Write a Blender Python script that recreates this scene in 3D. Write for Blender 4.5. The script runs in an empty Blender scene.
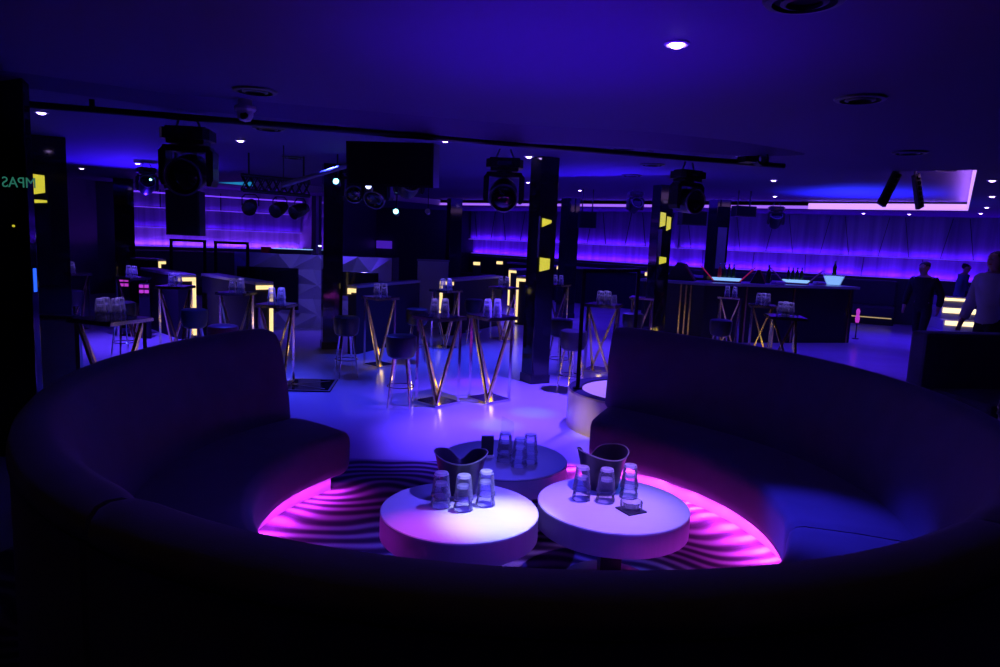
import bpy, bmesh, math, random
from mathutils import Vector, Matrix
random.seed(7)
PI = math.pi
scene = bpy.context.scene
COL = scene.collection

# ------------------------------------------------------------------ materials
def new_mat(name):
    m = bpy.data.materials.new(name); m.use_nodes = True
    nt = m.node_tree; b = nt.nodes['Principled BSDF']
    return m, nt, b

def mat(name, col, rough=0.5, metal=0.0, spec=0.5, var=0.12, scale=8.0, bump=0.0, bscale=120.0,
        emit=None, estr=0.0, sheen=0.0, coat=0.0, stretch=None, rvar=0.0):
    m, nt, b = new_mat(name)
    tc = nt.nodes.new('ShaderNodeTexCoord'); mp = nt.nodes.new('ShaderNodeMapping')
    nt.links.new(tc.outputs['Object'], mp.inputs['Vector'])
    if stretch: mp.inputs['Scale'].default_value = stretch
    n = nt.nodes.new('ShaderNodeTexNoise'); n.inputs['Scale'].default_value = scale
    n.inputs['Detail'].default_value = 3
    nt.links.new(mp.outputs[0], n.inputs['Vector'])
    r = nt.nodes.new('ShaderNodeMix'); r.data_type = 'RGBA'
    c = Vector(col)
    r.inputs[6].default_value = (*(c*(1-var)), 1); r.inputs[7].default_value = (*(c*(1+var)), 1)
    nt.links.new(n.outputs['Fac'], r.inputs[0]); nt.links.new(r.outputs[2], b.inputs['Base Color'])
    b.inputs['Metallic'].default_value = metal
    b.inputs['Roughness'].default_value = rough
    b.inputs['Specular IOR Level'].default_value = spec
    if rvar:
        mr = nt.nodes.new('ShaderNodeMapRange')
        mr.inputs['To Min'].default_value = max(0.02, rough-rvar); mr.inputs['To Max'].default_value = rough+rvar
        nt.links.new(n.outputs['Fac'], mr.inputs['Value']); nt.links.new(mr.outputs[0], b.inputs['Roughness'])
    if sheen:
        b.inputs['Sheen Weight'].default_value = sheen
    if coat: b.inputs['Coat Weight'].default_value = coat
    if bump:
        n2 = nt.nodes.new('ShaderNodeTexNoise'); n2.inputs['Scale'].default_value = bscale
        nt.links.new(mp.outputs[0], n2.inputs['Vector'])
        bp = nt.nodes.new('ShaderNodeBump'); bp.inputs['Strength'].default_value = bump
        bp.inputs['Distance'].default_value = 0.01
        nt.links.new(n2.outputs['Fac'], bp.inputs['Height']); nt.links.new(bp.outputs[0], b.inputs['Normal'])
    if emit:
        b.inputs['Emission Color'].default_value = (*emit, 1); b.inputs['Emission Strength'].default_value = estr
    return m

def glow(name, col, strength):
    return mat(name, (0.08, 0.08, 0.08), 0.5, emit=col, estr=strength)

M = {}
M['ceiling'] = mat('ceiling_paint', (0.085, 0.045, 0.165), 0.75, var=0.04, scale=1.5)
M['floor'] = mat('polished_floor', (0.6, 0.6, 0.62), 0.22, var=0.08, scale=1.2, rvar=0.06, bump=0.05, bscale=6)
M['dark_wall'] = mat('dark_wall_paint', (0.06, 0.06, 0.075), 0.5, var=0.15)
M['white_wall'] = mat('white_wall_panel', (0.5, 0.5, 0.52), 0.6, var=0.05)
M['velvet'] = mat('dark_velvet', (0.17, 0.13, 0.2), 0.75, var=0.25, scale=5, bump=0.15, bscale=260, sheen=0.35, spec=0.2)
M['velvet_trim'] = mat('velvet_piping', (0.03, 0.03, 0.04), 0.8, spec=0.2)
M['plinth'] = mat('sofa_plinth_laminate', (0.35, 0.33, 0.36), 0.55)
M['black_gloss'] = mat('black_mirror_cladding', (0.012, 0.012, 0.016), 0.06, spec=0.6, var=0.2)
M['black_matte'] = mat('black_matte_metal', (0.01, 0.01, 0.012), 0.7, spec=0.08, var=0.2)
M['black_satin'] = mat('black_satin_plastic', (0.02, 0.02, 0.024), 0.35, spec=0.4, var=0.2)
M['black_glass'] = mat('black_glass_top', (0.01, 0.01, 0.013), 0.07, spec=0.6)
M['chrome'] = mat('polished_chrome', (0.85, 0.8, 0.72), 0.14, metal=1.0, var=0.03, rvar=0.03)
M['gold_tint'] = mat('gold_tinted_chrome', (0.95, 0.82, 0.35), 0.24, metal=1.0, var=0.05)  # chrome braces tinted gold in place of yellow reflections
M['leather'] = mat('dark_stool_leather', (0.014, 0.013, 0.018), 0.42, var=0.2, bump=0.08, bscale=90)
M['red_leather'] = mat('dark_red_stool_leather', (0.12, 0.02, 0.06), 0.42, var=0.2, bump=0.08, bscale=90)
M['brushed'] = mat('brushed_metal_band', (0.5, 0.49, 0.54), 0.42, metal=0.6, var=0.1, scale=30, stretch=(1, 1, 0.06), bump=0.12, bscale=160)
def brush_round(m):
    nt = m.node_tree; b = nt.nodes['Principled BSDF']
    tg = nt.nodes.new('ShaderNodeTangent'); tg.direction_type = 'RADIAL'; tg.axis = 'Z'
    b.inputs['Anisotropic'].default_value = 0.9; nt.links.new(tg.outputs[0], b.inputs['Tangent'])
brush_round(M['brushed'])
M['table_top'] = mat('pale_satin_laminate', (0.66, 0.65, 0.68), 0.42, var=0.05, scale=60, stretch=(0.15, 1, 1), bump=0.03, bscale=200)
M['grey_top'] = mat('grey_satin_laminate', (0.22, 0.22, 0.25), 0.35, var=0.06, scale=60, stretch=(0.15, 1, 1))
M['bucket'] = mat('dark_ice_bucket_plastic', (0.022, 0.014, 0.03), 0.38, var=0.1)
M['white_plastic'] = mat('white_plastic', (0.7, 0.7, 0.7), 0.4, var=0.04)
M['grey_metal'] = mat('grey_painted_metal', (0.2, 0.2, 0.22), 0.45)
M['gold'] = mat('brushed_gold_metal', (0.85, 0.68, 0.28), 0.25, metal=1.0, var=0.06)
M['satin_steel'] = mat('satin_steel_drum', (0.62, 0.55, 0.26), 0.3, metal=0.5, var=0.06, scale=30, stretch=(1, 1, 0.05))
M['facet'] = mat('white_facet_panel', (0.55, 0.55, 0.58), 0.5, var=0.05)
M['counter'] = mat('dark_counter_lacquer', (0.022, 0.02, 0.03), 0.6, spec=0.15, var=0.15)
M['counter_top'] = mat('counter_top_laminate', (0.3, 0.3, 0.34), 0.3, var=0.08)
M['banquette'] = mat('dark_banquette_leather', (0.05, 0.045, 0.06), 0.5, var=0.2)
M['skin'] = mat('skin', (0.55, 0.33, 0.25), 0.5, var=0.06)
M['hair'] = mat('dark_hair', (0.015, 0.012, 0.012), 0.5, var=0.2, bump=0.3, bscale=80)
M['cloth_dark'] = mat('black_cloth', (0.015, 0.015, 0.018), 0.85, var=0.2, bump=0.1)
M['cloth_shirt'] = mat('pale_shirt_cloth', (0.5, 0.5, 0.55), 0.8, var=0.08, bump=0.1)
M['cloth_blue'] = mat('blue_shirt_cloth', (0.14, 0.2, 0.5), 0.8, var=0.08, bump=0.1)
M['eye'] = mat('eye_white', (0.7, 0.7, 0.7), 0.2)
M['bottle_dark'] = mat('dark_green_bottle', (0.01, 0.03, 0.015), 0.08, spec=0.6)
M['red'] = mat('red_plastic', (0.6, 0.02, 0.03), 0.35)
M['pink_cloth'] = mat('pale_folded_cloth', (0.6, 0.4, 0.5), 0.8)
M['step'] = mat('step_laminate', (0.4, 0.4, 0.45), 0.35)
M['foil'] = mat('bottle_foil', (0.8, 0.8, 0.85), 0.25, metal=0.9)

# light-giving materials
M['dl'] = glow('downlight_lens', (0.55, 0.35, 1.0), 14)
M['dl_big'] = glow('bright_downlight_lens', (0.7, 0.4, 1.0), 22)
M['led_yellow'] = glow('warm_led_strip', (1.0, 0.72, 0.3), 1.25)
M['led_violet'] = glow('violet_led_strip', (0.16, 0.04, 1.0), 1.3)
M['led_magenta'] = glow('magenta_led_strip', (0.75, 0.05, 1.0), 0.45)
M['cove'] = glow('cove_led_diffuser', (0.62, 0.30, 1.0), 1.25)
M['cove_violet'] = glow('cove_violet_strip', (0.38, 0.14, 1.0), 1.0)
M['cove_cyan'] = glow('cyan_cove_diffuser', (0.02, 0.4, 0.85), 0.5)
M['niche'] = glow('violet_lit_niche', (0.1, 0.02, 0.8), 0.5)
M['disc_light'] = glow('podium_light_diffuser', (0.42, 0.2, 1.0), 0.85)
M['yellow_glow'] = glow('yellow_glow_face', (0.8, 0.72, 0.04), 0.75)  # also glows in place of yellow reflections on the columns
M['yellow_soft'] = glow('yellow_ceiling_diffuser', (0.9, 0.6, 0.08), 0.16)
M['ice_light'] = glow('lit_ice', (0.25, 0.5, 1.0), 1.1)
M['lamp_cyan'] = glow('cyan_lamp_lens', (0.25, 0.9, 1.0), 6)
M['lamp_white'] = glow('white_lamp_lens', (0.55, 0.6, 1.0), 4)
M['reflected_text'] = glow('green_reflected_letters', (0.05, 0.35, 0.24), 0.35)
M['pink_lamp'] = glow('pink_lamp', (0.8, 0.06, 0.9), 0.6)
M['green_dot'] = glow('green_beam_dot', (0.02, 0.7, 0.25), 1.2)
M['step_led'] = glow('step_nosing_led', (1.0, 0.75, 0.4), 1.8)
M['base_led'] = glow('banquette_base_led', (1.0, 0.7, 0.35), 0.5)

def glass_mat(name, tint, whitening=0.12):
    # thin pressed glass: mostly clear, mirror-like towards its edges, whitened to stand in for its sparkle
    m, nt, b = new_mat(name); L = nt.links.new
    nt.nodes.remove(b)
    tr = nt.nodes.new('ShaderNodeBsdfTransparent'); tr.inputs[0].default_value = (*tint, 1)
    gl = nt.nodes.new('ShaderNodeBsdfGlossy'); gl.inputs['Roughness'].default_value = 0.06
    lw = nt.nodes.new('ShaderNodeLayerWeight'); lw.inputs['Blend'].default_value = 0.16
    n = nt.nodes.new('ShaderNodeTexNoise'); n.inputs['Scale'].default_value = 90
    bp = nt.nodes.new('ShaderNodeBump'); bp.inputs['Strength'].default_value = 0.25; bp.inputs['Distance'].default_value = 0.003
    L(n.outputs['Fac'], bp.inputs['Height']); L(bp.outputs[0], gl.inputs['Normal'])
    m1 = nt.nodes.new('ShaderNodeMixShader'); L(lw.outputs['Fresnel'], m1.inputs[0]); L(tr.outputs[0], m1.inputs[1]); L(gl.outputs[0], m1.inputs[2])
    d = nt.nodes.new('ShaderNodeBsdfTranslucent'); d.inputs['Color'].default_value = (0.9, 0.9, 0.95, 1)
    d2 = nt.nodes.new('ShaderNodeBsdfDiffuse'); d2.inputs['Color'].default_value = (0.9, 0.9, 0.95, 1)
    mm = nt.nodes.new('ShaderNodeMixShader'); mm.inputs[0].default_value = 0.5
    L(d.outputs[0], mm.inputs[1]); L(d2.outputs[0], mm.inputs[2])
    cl = nt.nodes.new('ShaderNodeMapRange'); cl.inputs['To Min'].default_value = whitening*0.5; cl.inputs['To Max'].default_value = whitening*4
    L(lw.outputs['Facing'], cl.inputs['Value'])
    mx = nt.nodes.new('ShaderNodeMixShader'); L(cl.outputs[0], mx.inputs[0])
    L(m1.outputs[0], mx.inputs[1]); L(mm.outputs[0], mx.inputs[2])
    L(mx.outputs[0], nt.nodes['Material Output'].inputs['Surface'])
    return m
M['glass'] = glass_mat('clear_pressed_glass', (0.97, 0.97, 1.0), 0.1)
M['glass_far'] = glass_mat('clear_tumbler_glass', (0.96, 0.96, 1.0), 0.2)
M['glass_rim'] = glass_mat('whitened_glass_rim', (0.95, 0.95, 1.0), 0.3)

def carpet_mat():
    m, nt, b = new_mat('wavy_striped_carpet')
    tc = nt.nodes.new('ShaderNodeTexCoord'); mp = nt.nodes.new('ShaderNodeMapping')
    mp.inputs['Rotation'].default_value = (0, 0, 0.28); mp.inputs['Scale'].default_value = (0.45, 1.0, 1)
    w = nt.nodes.new('ShaderNodeTexWave'); w.wave_type = 'BANDS'; w.bands_direction = 'Y'
    w.inputs['Scale'].default_value = 2.9; w.inputs['Distortion'].default_value = 2.5
    w.inputs['Detail'].default_value = 3.0; w.inputs['Detail Scale'].default_value = 0.55
    cr = nt.nodes.new('ShaderNodeValToRGB')
    e = cr.color_ramp.elements
    e[0].position = 0.1; e[0].color = (0.05, 0.03, 0.07, 1)
    e[1].position = 0.95; e[1].color = (0.42, 0.36, 0.46, 1)
    x = e.new(0.5); x.color = (0.16, 0.09, 0.18, 1)
    n = nt.nodes.new('ShaderNodeTexNoise'); n.inputs['Scale'].default_value = 160
    mx = nt.nodes.new('ShaderNodeMix'); mx.data_type = 'RGBA'; mx.blend_type = 'MULTIPLY'; mx.inputs[0].default_value = 0.5
    wn = nt.nodes.new('ShaderNodeTexNoise'); wn.inputs['Scale'].default_value = 1.1; wn.inputs['Detail'].default_value = 1.0
    ws = nt.nodes.new('ShaderNodeVectorMath'); ws.operation = 'MULTIPLY_ADD'; ws.inputs[1].default_value = (0.9, 0.9, 0)
    nt.links.new(tc.outputs['Object'], wn.inputs['Vector']); nt.links.new(wn.outputs['Color'], ws.inputs[0]); nt.links.new(tc.outputs['Object'], ws.inputs[2])
    nt.links.new(ws.outputs[0], mp.inputs[0]); nt.links.new(mp.outputs[0], w.inputs['Vector'])
    nt.links.new(tc.outputs['Object'], n.inputs['Vector'])
    nt.links.new(w.outputs['Fac'], cr.inputs[0]); nt.links.new(cr.outputs[0], mx.inputs[6]); nt.links.new(n.outputs['Color'], mx.inputs[7])
    nt.links.new(mx.outputs[2], b.inputs['Base Color'])
    b.inputs['Roughness'].default_value = 0.95; b.inputs['Specular IOR Level'].default_value = 0.1
    bp = nt.nodes.new('ShaderNodeBump'); bp.inputs['Strength'].default_value = 0.5; bp.inputs['Distance'].default_value = 0.006
    nt.links.new(n.outputs['Fac'], bp.inputs['Height']); nt.links.new(bp.outputs[0], b.inputs['Normal'])
    return m
M['carpet'] = carpet_mat()

def drape_mat():
    # padded wall cloth: vertical streaks in the weave
    m, nt, b = new_mat('padded_wall_cloth')
    tc = nt.nodes.new('ShaderNodeTexCoord'); mp = nt.nodes.new('ShaderNodeMapping')
    mp.inputs['Scale'].default_value = (3.2, 3.2, 0.12)
    n = nt.nodes.new('ShaderNodeTexNoise'); n.inputs['Scale'].default_value = 2.2; n.inputs['Detail'].default_value = 4
    cr = nt.nodes.new('ShaderNodeValToRGB')
    cr.color_ramp.elements[0].position = 0.3; cr.color_ramp.elements[0].color = (0.3, 0.27, 0.36, 1)
    cr.color_ramp.elements[1].position = 0.7; cr.color_ramp.elements[1].color = (0.58, 0.54, 0.64, 1)
    nt.links.new(tc.outputs['Object'], mp.inputs[0]); nt.links.new(mp.outputs[0], n.inputs['Vector'])
    nt.links.new(n.outputs['Fac'], cr.inputs[0]); nt.links.new(cr.outputs[0], b.inputs['Base Color'])
    b.inputs['Roughness'].default_value = 0.85
    bp = nt.nodes.new('ShaderNodeBump'); bp.inputs['Strength'].default_value = 0.4; bp.inputs['Distance'].default_value = 0.03
    nt.links.new(n.outputs['Fac'], bp.inputs['Height']); nt.links.new(bp.outputs[0], b.inputs['Normal'])
    return m
M['drape'] = drape_mat()

# ------------------------------------------------------------------ mesh helpers
class MB:
    def __init__(self): self.bm = bmesh.new()
    def _xf(self, verts, mtx):
        if mtx is not None: bmesh.ops.transform(self.bm, matrix=mtx, verts=verts)
    def box(self, c, s, rz=0.0, bevel=0.0, mtx=None):
        r = bmesh.ops.create_cube(self.bm, size=1)
        v = r['verts']
        bmesh.ops.scale(self.bm, vec=Vector(s), verts=v)
        if bevel:
            es = list({e for q in v for e in q.link_edges})
            rb = bmesh.ops.bevel(self.bm, geom=es, offset=bevel, segments=2, affect='EDGES', profile=0.6)
            v = list({q for f in rb['faces'] for q in f.verts} | {q for q in v if q.is_valid})
        if rz: bmesh.ops.rotate(self.bm, matrix=Matrix.Rotation(rz, 3, 'Z'), verts=v)
        bmesh.ops.translate(self.bm, vec=Vector(c), verts=v)
        self._xf(v, mtx)
        return self
    def prism(self, pts, z0, z1, mtx=None):
        bot = [self.bm.verts.new((x, y, z0)) for x, y in pts]; top = [self.bm.verts.new((x, y, z1)) for x, y in pts]
        n = len(pts)
        self.bm.faces.new(bot[::-1]); self.bm.faces.new(top)
        for i in range(n):
            self.bm.faces.new((bot[i], bot[(i+1) % n], top[(i+1) % n], top[i]))
        self._xf(bot+top, mtx)
        return self
    def lathe(self, prof, seg=24, c=(0, 0, 0), mtx=None, zf=None, close=False, sx=1.0, flute=0.0):
        rings = []; vs = []
        for (r, z) in prof:
            if r < 1e-6:
                v = self.bm.verts.new((c[0], c[1], c[2]+z)); rings.append([v]); vs.append(v)
            else:
                ring = []
                for i in range(seg):
                    a = 2*PI*i/seg
                    rr = r*(1+(flute*(1 if i % 2 else -1)))
                    zz = z+(zf(a, z) if zf else 0)
                    v = self.bm.verts.new((c[0]+rr*math.cos(a)*sx, c[1]+rr*math.sin(a), c[2]+zz)); ring.append(v); vs.append(v)
                rings.append(ring)
        pairs = list(zip(rings[:-1], rings[1:]))
        if close: pairs.append((rings[-1], rings[0]))
        for a, b in pairs:
            if len(a) == 1 and len(b) == 1: continue
            for i in range(seg):
                j = (i+1) % seg
                if len(a) == 1: self.bm.faces.new((a[0], b[j], b[i]))
                elif len(b) == 1: self.bm.faces.new((a[i], a[j], b[0]))
                else: self.bm.faces.new((a[i], a[j], b[j], b[i]))
        self._xf(vs, mtx)
        return self
    def cyl(self, c, r, h, seg=24, r2=None, mtx=None):
        r2 = r if r2 is None else r2
        return self.lathe([(0, 0), (r, 0), (r2, h), (0, h)], seg, c, mtx)
    def bar(self, a, b, w, d=None, seg=0, w2=None):
        # straight bar from a to b: square section (seg=0) or round
        a, b = Vector(a), Vector(b); ax = b-a; L = ax.length
        q = ax.to_track_quat('Z', 'Y').to_matrix().to_4x4(); mtx = Matrix.Translation(a) @ q
        if seg: self.lathe([(0, 0), (w, 0), (w if w2 is None else w2, L), (0, L)], seg, (0, 0, 0), mtx)
        else:
            d = d or w
            self.prism([(-w/2, -d/2), (w/2, -d/2), (w/2, d/2), (-w/2, d/2)], 0, L, mtx)
        return self
    def tube(self, pts, r, seg=8, closed=False):
        P = [Vector(p) for p in pts]; n = len(P); rings = []
        for i, p in enumerate(P):
            if closed: t = (P[(i+1) % n]-P[i-1]).normalized()
            else: t = (P[min(i+1, n-1)]-P[max(i-1, 0)]).normalized()
            u = t.cross(Vector((0, 0, 1)))
            if u.length < 1e-4: u = Vector((1, 0, 0))
            u.normalize(); w = t.cross(u)
            rings.append([self.bm.verts.new(p+u*(r*math.cos(2*PI*k/seg))+w*(r*math.sin(2*PI*k/seg))) for k in range(seg)])
        m = n if closed else n-1
        for i in range(m):
            a, b = rings[i], rings[(i+1) % n]
            for k in range(seg):
                self.bm.faces.new((a[k], a[(k+1) % seg], b[(k+1) % seg], b[k]))
        if not closed:
            self.bm.faces.new(rings[0][::-1]); self.bm.faces.new(rings[-1])
        return self
    def quad(self, *pts):
        self.bm.faces.new([self.bm.verts.new(p) for p in pts]); return self
    def build(self, name, m, parent=None, smooth=35):
        bmesh.ops.recalc_face_normals(self.bm, faces=self.bm.faces)
        me = bpy.data.meshes.new(name); self.bm.to_mesh(me); self.bm.free()
        me.materials.append(m)
        if smooth:
            for p in me.polygons: p.use_smooth = True
            me.set_sharp_from_angle(angle=math.radians(smooth))
        o = bpy.data.objects.new(name, me); COL.objects.link(o)
        if parent: o.parent = parent
        return o

def tag(o, label, cat, group=None, kind=None):
    o['label'] = label; o['category'] = cat
    if group: o['group'] = group
    if kind: o['kind'] = kind
    return o
def thing(name, label, cat, loc=(0, 0, 0), rz=0.0, group=None):
    o = bpy.data.objects.new(name, None); COL.objects.link(o); o.empty_display_size = 0.1
    o.location = loc; o.rotation_euler = (0, 0, rz)
    return tag(o, label, cat, group)
def dup(root, loc, rz, label, group=None):
    r = root.copy(); COL.objects.link(r); r.location = loc; r.rotation_euler = (0, 0, rz); r['label'] = label
    if group: r['group'] = group
    for ch in list(root.children):
        c = ch.copy(); COL.objects.link(c); c.parent = r
        for g in list(ch.children):
            d = g.copy(); COL.objects.link(d); d.parent = c
    return r
def struct(o):
    o['kind'] = 'structure'; return o

# ------------------------------------------------------------------ room shell
CZ = 2.58
struct(MB().box((1.5, 14, -0.1), (25, 34, 0.2)).build('floor', M['floor'], smooth=0))
# ceiling slab with the recessed light tray cut into it
T = [(4.97, 7.60), (9.15, 14.10), (-2.0, 21.6), (-6.2, 15.1)]
mb = MB()
bm = mb.bm
O = [(14, -3), (14, 31), (-11, 31), (-11, -3)]
ov = [bm.verts.new((x, y, CZ)) for x, y in O]; iv = [bm.verts.new((x, y, CZ)) for x, y in T]
for i in range(4):
    bm.faces.new((ov[i], ov[(i+1) % 4], iv[(i+1) % 4], iv[i]))
ot = [bm.verts.new((x, y, CZ+0.21)) for x, y in O]
for i in range(4):
    bm.faces.new((ov[i], ov[(i+1) % 4], ot[(i+1) % 4], ot[i]))
bm.faces.new(ot)
struct(mb.build('ceiling', M['ceiling'], smooth=0))
mb = MB(); mb.prism([(x*1.0, y*1.0) for x, y in T], CZ+0.17, CZ+0.2)
struct(mb.build('ceiling_tray_panel', M['ceiling'], smooth=0))
def cove(name, a, b, m, z0=CZ+0.005, z1=CZ+0.165, t=0.03):
    a, b = Vector(a), Vector(b); d = (b-a).normalized(); n = Vector((-d.y, d.x))
    p = [a, b, b+n*t, a+n*t]
    return struct(MB().prism([(q.x, q.y) for q in p], z0, z1).build(name, m, smooth=0))
tm = (T[1][0]+0.22*(T[2][0]-T[1][0]), T[1][1]+0.22*(T[2][1]-T[1][1]))
cove('trim_1', T[0], T[1], M['cove']); cove('trim_2', T[1], tm, M['cove'], z1=CZ+0.13)
cove('trim_18', tm, T[2], M['cove_violet'], z0=CZ+0.01, z1=CZ+0.075)
tq = (T[3][0]+0.13*(T[2][0]-T[3][0]), T[3][1]+0.13*(T[2][1]-T[3][1]))
cove('trim_3', T[2], tq, M['white_wall']); cove('trim_17', tq, T[3], M['cove_cyan'])
cove('trim_4', T[3], T[0], M['white_wall'])

def wall(name, a, b, z0, z1, m, t=0.12, off=0.0):
    a, b = Vector(a), Vector(b); d = (b-a).normalized(); n = Vector((-d.y, d.x))
    a = a-n*off; b = b-n*off
    p = [a, b, b+n*t, a+n*t]
    return struct(MB().prism([(q.x, q.y) for q in p], z0, z1).build(name, m, smooth=0))
wall('wall_back', (14, -2.6), (-10.4, -2.6), 0, CZ, M['dark_wall'], t=-0.15)
wall('wall_left', (-9.4, -2.6), (-9.4, 16.4), 0, CZ, M['dark_wall'], t=0.15)
wall('wall_right', (13.0, -2.6), (13.0, 15.3), 0, CZ, M['dark_wall'], t=-0.15)
# left lounge wall (three lit tiers), a pale return and the dark recess behind the booth
LW0, LW1 = (-8.95, 16.77), (-5.55, 19.15)
FW0, FW1, FW2 = (-1.1, 25.3), (4.9, 19.6), (12.9, 15.35)
wall('wall_left_corner', (-9.4, 16.3), (-8.96, 16.72), 0, CZ, M['dark_wall'])
wall('wall_far_left_dado', LW0, LW1, 0, 1.12, M['dark_wall'], off=0.16)
wall('wall_far_left_low_tier', LW0, LW1, 1.12, 1.57, M['drape'], off=0.0)
wall('wall_far_left_middle_tier', LW0, LW1, 1.57, 2.04, M['drape'], off=0.10)
wall('wall_far_left_top_tier', LW0, LW1, 2.04, CZ, M['drape'], off=0.20)
wall('wall_far_left_return', (-5.55, 19.15), (-5.05, 18.95), 0, CZ, M['white_wall'])
wall('wall_recess_side', (-5.05, 18.95), (-4.6, 25.4), 0, CZ, M['dark_wall'])
wall('wall_recess', (-4.6, 25.4), (-1.1, 25.3), 0, CZ, M['dark_wall'])
for i, (a, b) in enumerate(((FW0, FW1), (FW1, FW2))):
    s = ('far', 'far_right')[i]
    wall('wall_%s_dado' % s, a, b, 0, 1.10, M['dark_wall'], off=0.16)
    wall('wall_%s_low_tier' % s, a, b, 1.10, 1.59, M['drape'], off=0.0)
    wall('wall_%s_top_tier' % s, a, b, 1.59, CZ, M['drape'], off=0.14)
# slanted seams of the padded wall: thin dark piping strips
def seams(name, a, b, off, z0, z1, n, slant):
    a, b = Vector(a), Vector(b); d = (b-a).normalized(); nn = Vector((-d.y, d.x)); L = (b-a).length
    mb = MB()
    for i in range(n):
        s0 = (i+0.5)*L/n; s1 = s0+slant*(1 if i % 2 else -1)
        p = a+d*s0-nn*(off+0.006); q = a+d*s1-nn*(off+0.006)
        mb.bar((p.x, p.y, z0), (q.x, q.y, z1), 0.022, 0.012)
    return struct(mb.build(name, M['velvet_trim'], smooth=0))
seams('trim_5', FW0, FW1, 0.14, 1.62, CZ-0.03, 12, 0.16)
seams('trim_6', FW1, FW2, 0.14, 1.62, CZ-0.03, 14, 0.16)
seams('trim_7', FW1, FW2, 0.0, 1.12, 1.57, 7, 0.02)
seams('trim_8', LW0, LW1, 0.20, 2.06, CZ-0.1, 3, 0.0)

struct(MB().box((-4.28, 25.26, 1.27), (0.55, 0.06, 0.27)).build('lit_niche_1', M['niche'], smooth=0))  # violet-lit niche in the recess wall, built as a glowing box
# light ledges: an LED strip lying on each ledge, with the light it throws up the wall
def area(name, loc, rot, sx, sy, col, power, spread=PI):
    l = bpy.data.lights.new(name, 'AREA'); l.shape = 'RECTANGLE'; l.size = sx; l.size_y = sy
    l.color = col; l.energy = power; l.spread = spread
    o = bpy.data.objects.new(name, l); COL.objects.link(o); o.location = loc; o.rotation_euler = rot
    return o
def ledge(name, a, b, off, z, power, col=(0.075, 0.004, 1.0), strip='led_violet'):
    a, b = Vector(a), Vector(b); d = (b-a).normalized(); n = Vector((-d.y, d.x)); L = (b-a).length
    o0 = off+0.05
    p = [a-n*o0, b-n*o0, b-n*(o0+0.03), a-n*(o0+0.03)]
    struct(MB().prism([(q.x, q.y) for q in p], z+0.002, z+0.014).build(name, M[strip], smooth=0))
    c = (a+b)/2-n*(off+0.06)
    ang = math.atan2(d.y, d.x)
    l = area('ledge_light', (c.x, c.y, z+0.02), (0, 0, 0), L*0.98, 0.03, col, power)
    l.rotation_euler = (PI, 0, ang)      # shines upwards
ledge('trim_9', LW0, LW1, 0.0, 1.12, 26, (0.17, 0.03, 1.0))
ledge('trim_10', LW0, LW1, 0.10, 1.57, 5.5)
ledge('trim_11', LW0, LW1, 0.20, 2.04, 2.0)
for i, (a, b, L) in enumerate(((FW0, FW1, 8.3), (FW1, FW2, 9.0))):
    ledge('trim_%d' % (12+2*i), a, b, 0.0, 1.10, 8.0*L)
    ledge('trim_%d' % (13+2*i), a, b, 0.14, 1.59, 3.4*L)
def cove_light(a, b, power, col):
    a, b = Vector(a), Vector(b); d = (b-a).normalized(); n = Vector((-d.y, d.x)); c = (a+b)/2+n*0.09
    area('cove_light', (c.x, c.y, CZ+0.03), (PI, 0, math.atan2(d.y, d.x)), (b-a).length*0.97, 0.04, col, power)
cove_light(T[0], T[1], 22, (0.5, 0.2, 1.0)); cove_light(T[1], tm, 10, (0.2, 0.08, 1.0)); cove_light(tm, T[2], 14, (0.1, 0.03, 1.0))
# header fascia with a violet cove along the left lounge wall
wall('trim_16', (-8.8, 16.3), (-5.35, 18.72), 2.375, 2.405, M['led_violet'], t=0.04)

# ceiling bulkhead that carries the lighting rail (thin curved fascia)
near = [(-3.9, 4.35), (-3.14, 4.68), (-2.45, 5.17), (-1.33, 5.49), (0.0, 5.88), (1.2, 5.99), (2.0, 6.3), (2.55, 6.65), (2.85, 6.90)]
hgt = [0.07, 0.07, 0.075, 0.085, 0.10, 0.10, 0.09, 0.05, 0.01]
mb = MB(); bm = mb.bm
rows = []
for (x, y), h in zip(near, hgt):
    rows.append([bm.verts.new((x, y, CZ)), bm.verts.new((x, y+0.25*h/0.1, CZ-h)), bm.verts.new((x-0.01, y+0.25*h/0.1+0.12, CZ-h)), bm.verts.new((x-0.01, y+0.25*h/0.1+0.12, CZ))])
for a, b in zip(rows[:-1], rows[1:]):
    for k in range(4):
        bm.faces.new((a[k], b[k], b[(k+1) % 4], a[(k+1) % 4]))
bm.faces.new(rows[0][::-1]); bm.faces.new(rows[-1])
struct(mb.build('ceiling_beam', M['ceiling'], smooth=20))

# ------------------------------------------------------------------ columns
def column(label, x, y, w, d, rz, panels=(), pale=None, h=CZ, mtl='black_gloss'):
    t = thing('pillar', label, 'column', (x, y, 0), rz, 'mirror clad columns')
    MB().box((0, 0, h/2), (w, d, h-0.004), bevel=0.006).build('shaft', M[mtl], t, smooth=0)
    MB().box((0, 0, 0.05), (w+0.02, d+0.02, 0.1)).build('plinth', M['black_satin'], t, smooth=0)
    for (px, z0, z1, pw, sl) in panels:   # glowing patches standing in for yellow reflections in the cladding
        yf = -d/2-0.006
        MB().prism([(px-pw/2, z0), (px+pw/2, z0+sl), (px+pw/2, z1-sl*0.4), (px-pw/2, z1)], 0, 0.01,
                   Matrix.Translation((0, yf, 0)) @ Matrix.Rotation(PI/2, 4, 'X')).build('glow_patch', M['yellow_glow'], t, smooth=0)
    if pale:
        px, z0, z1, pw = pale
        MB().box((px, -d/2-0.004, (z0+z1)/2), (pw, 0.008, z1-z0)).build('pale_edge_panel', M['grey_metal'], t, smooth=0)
    return t
c0 = column('black glossy column at the left frame edge with a green sign reflected in it', -3.60, 4.755, 0.84, 0.07, 0)
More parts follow.
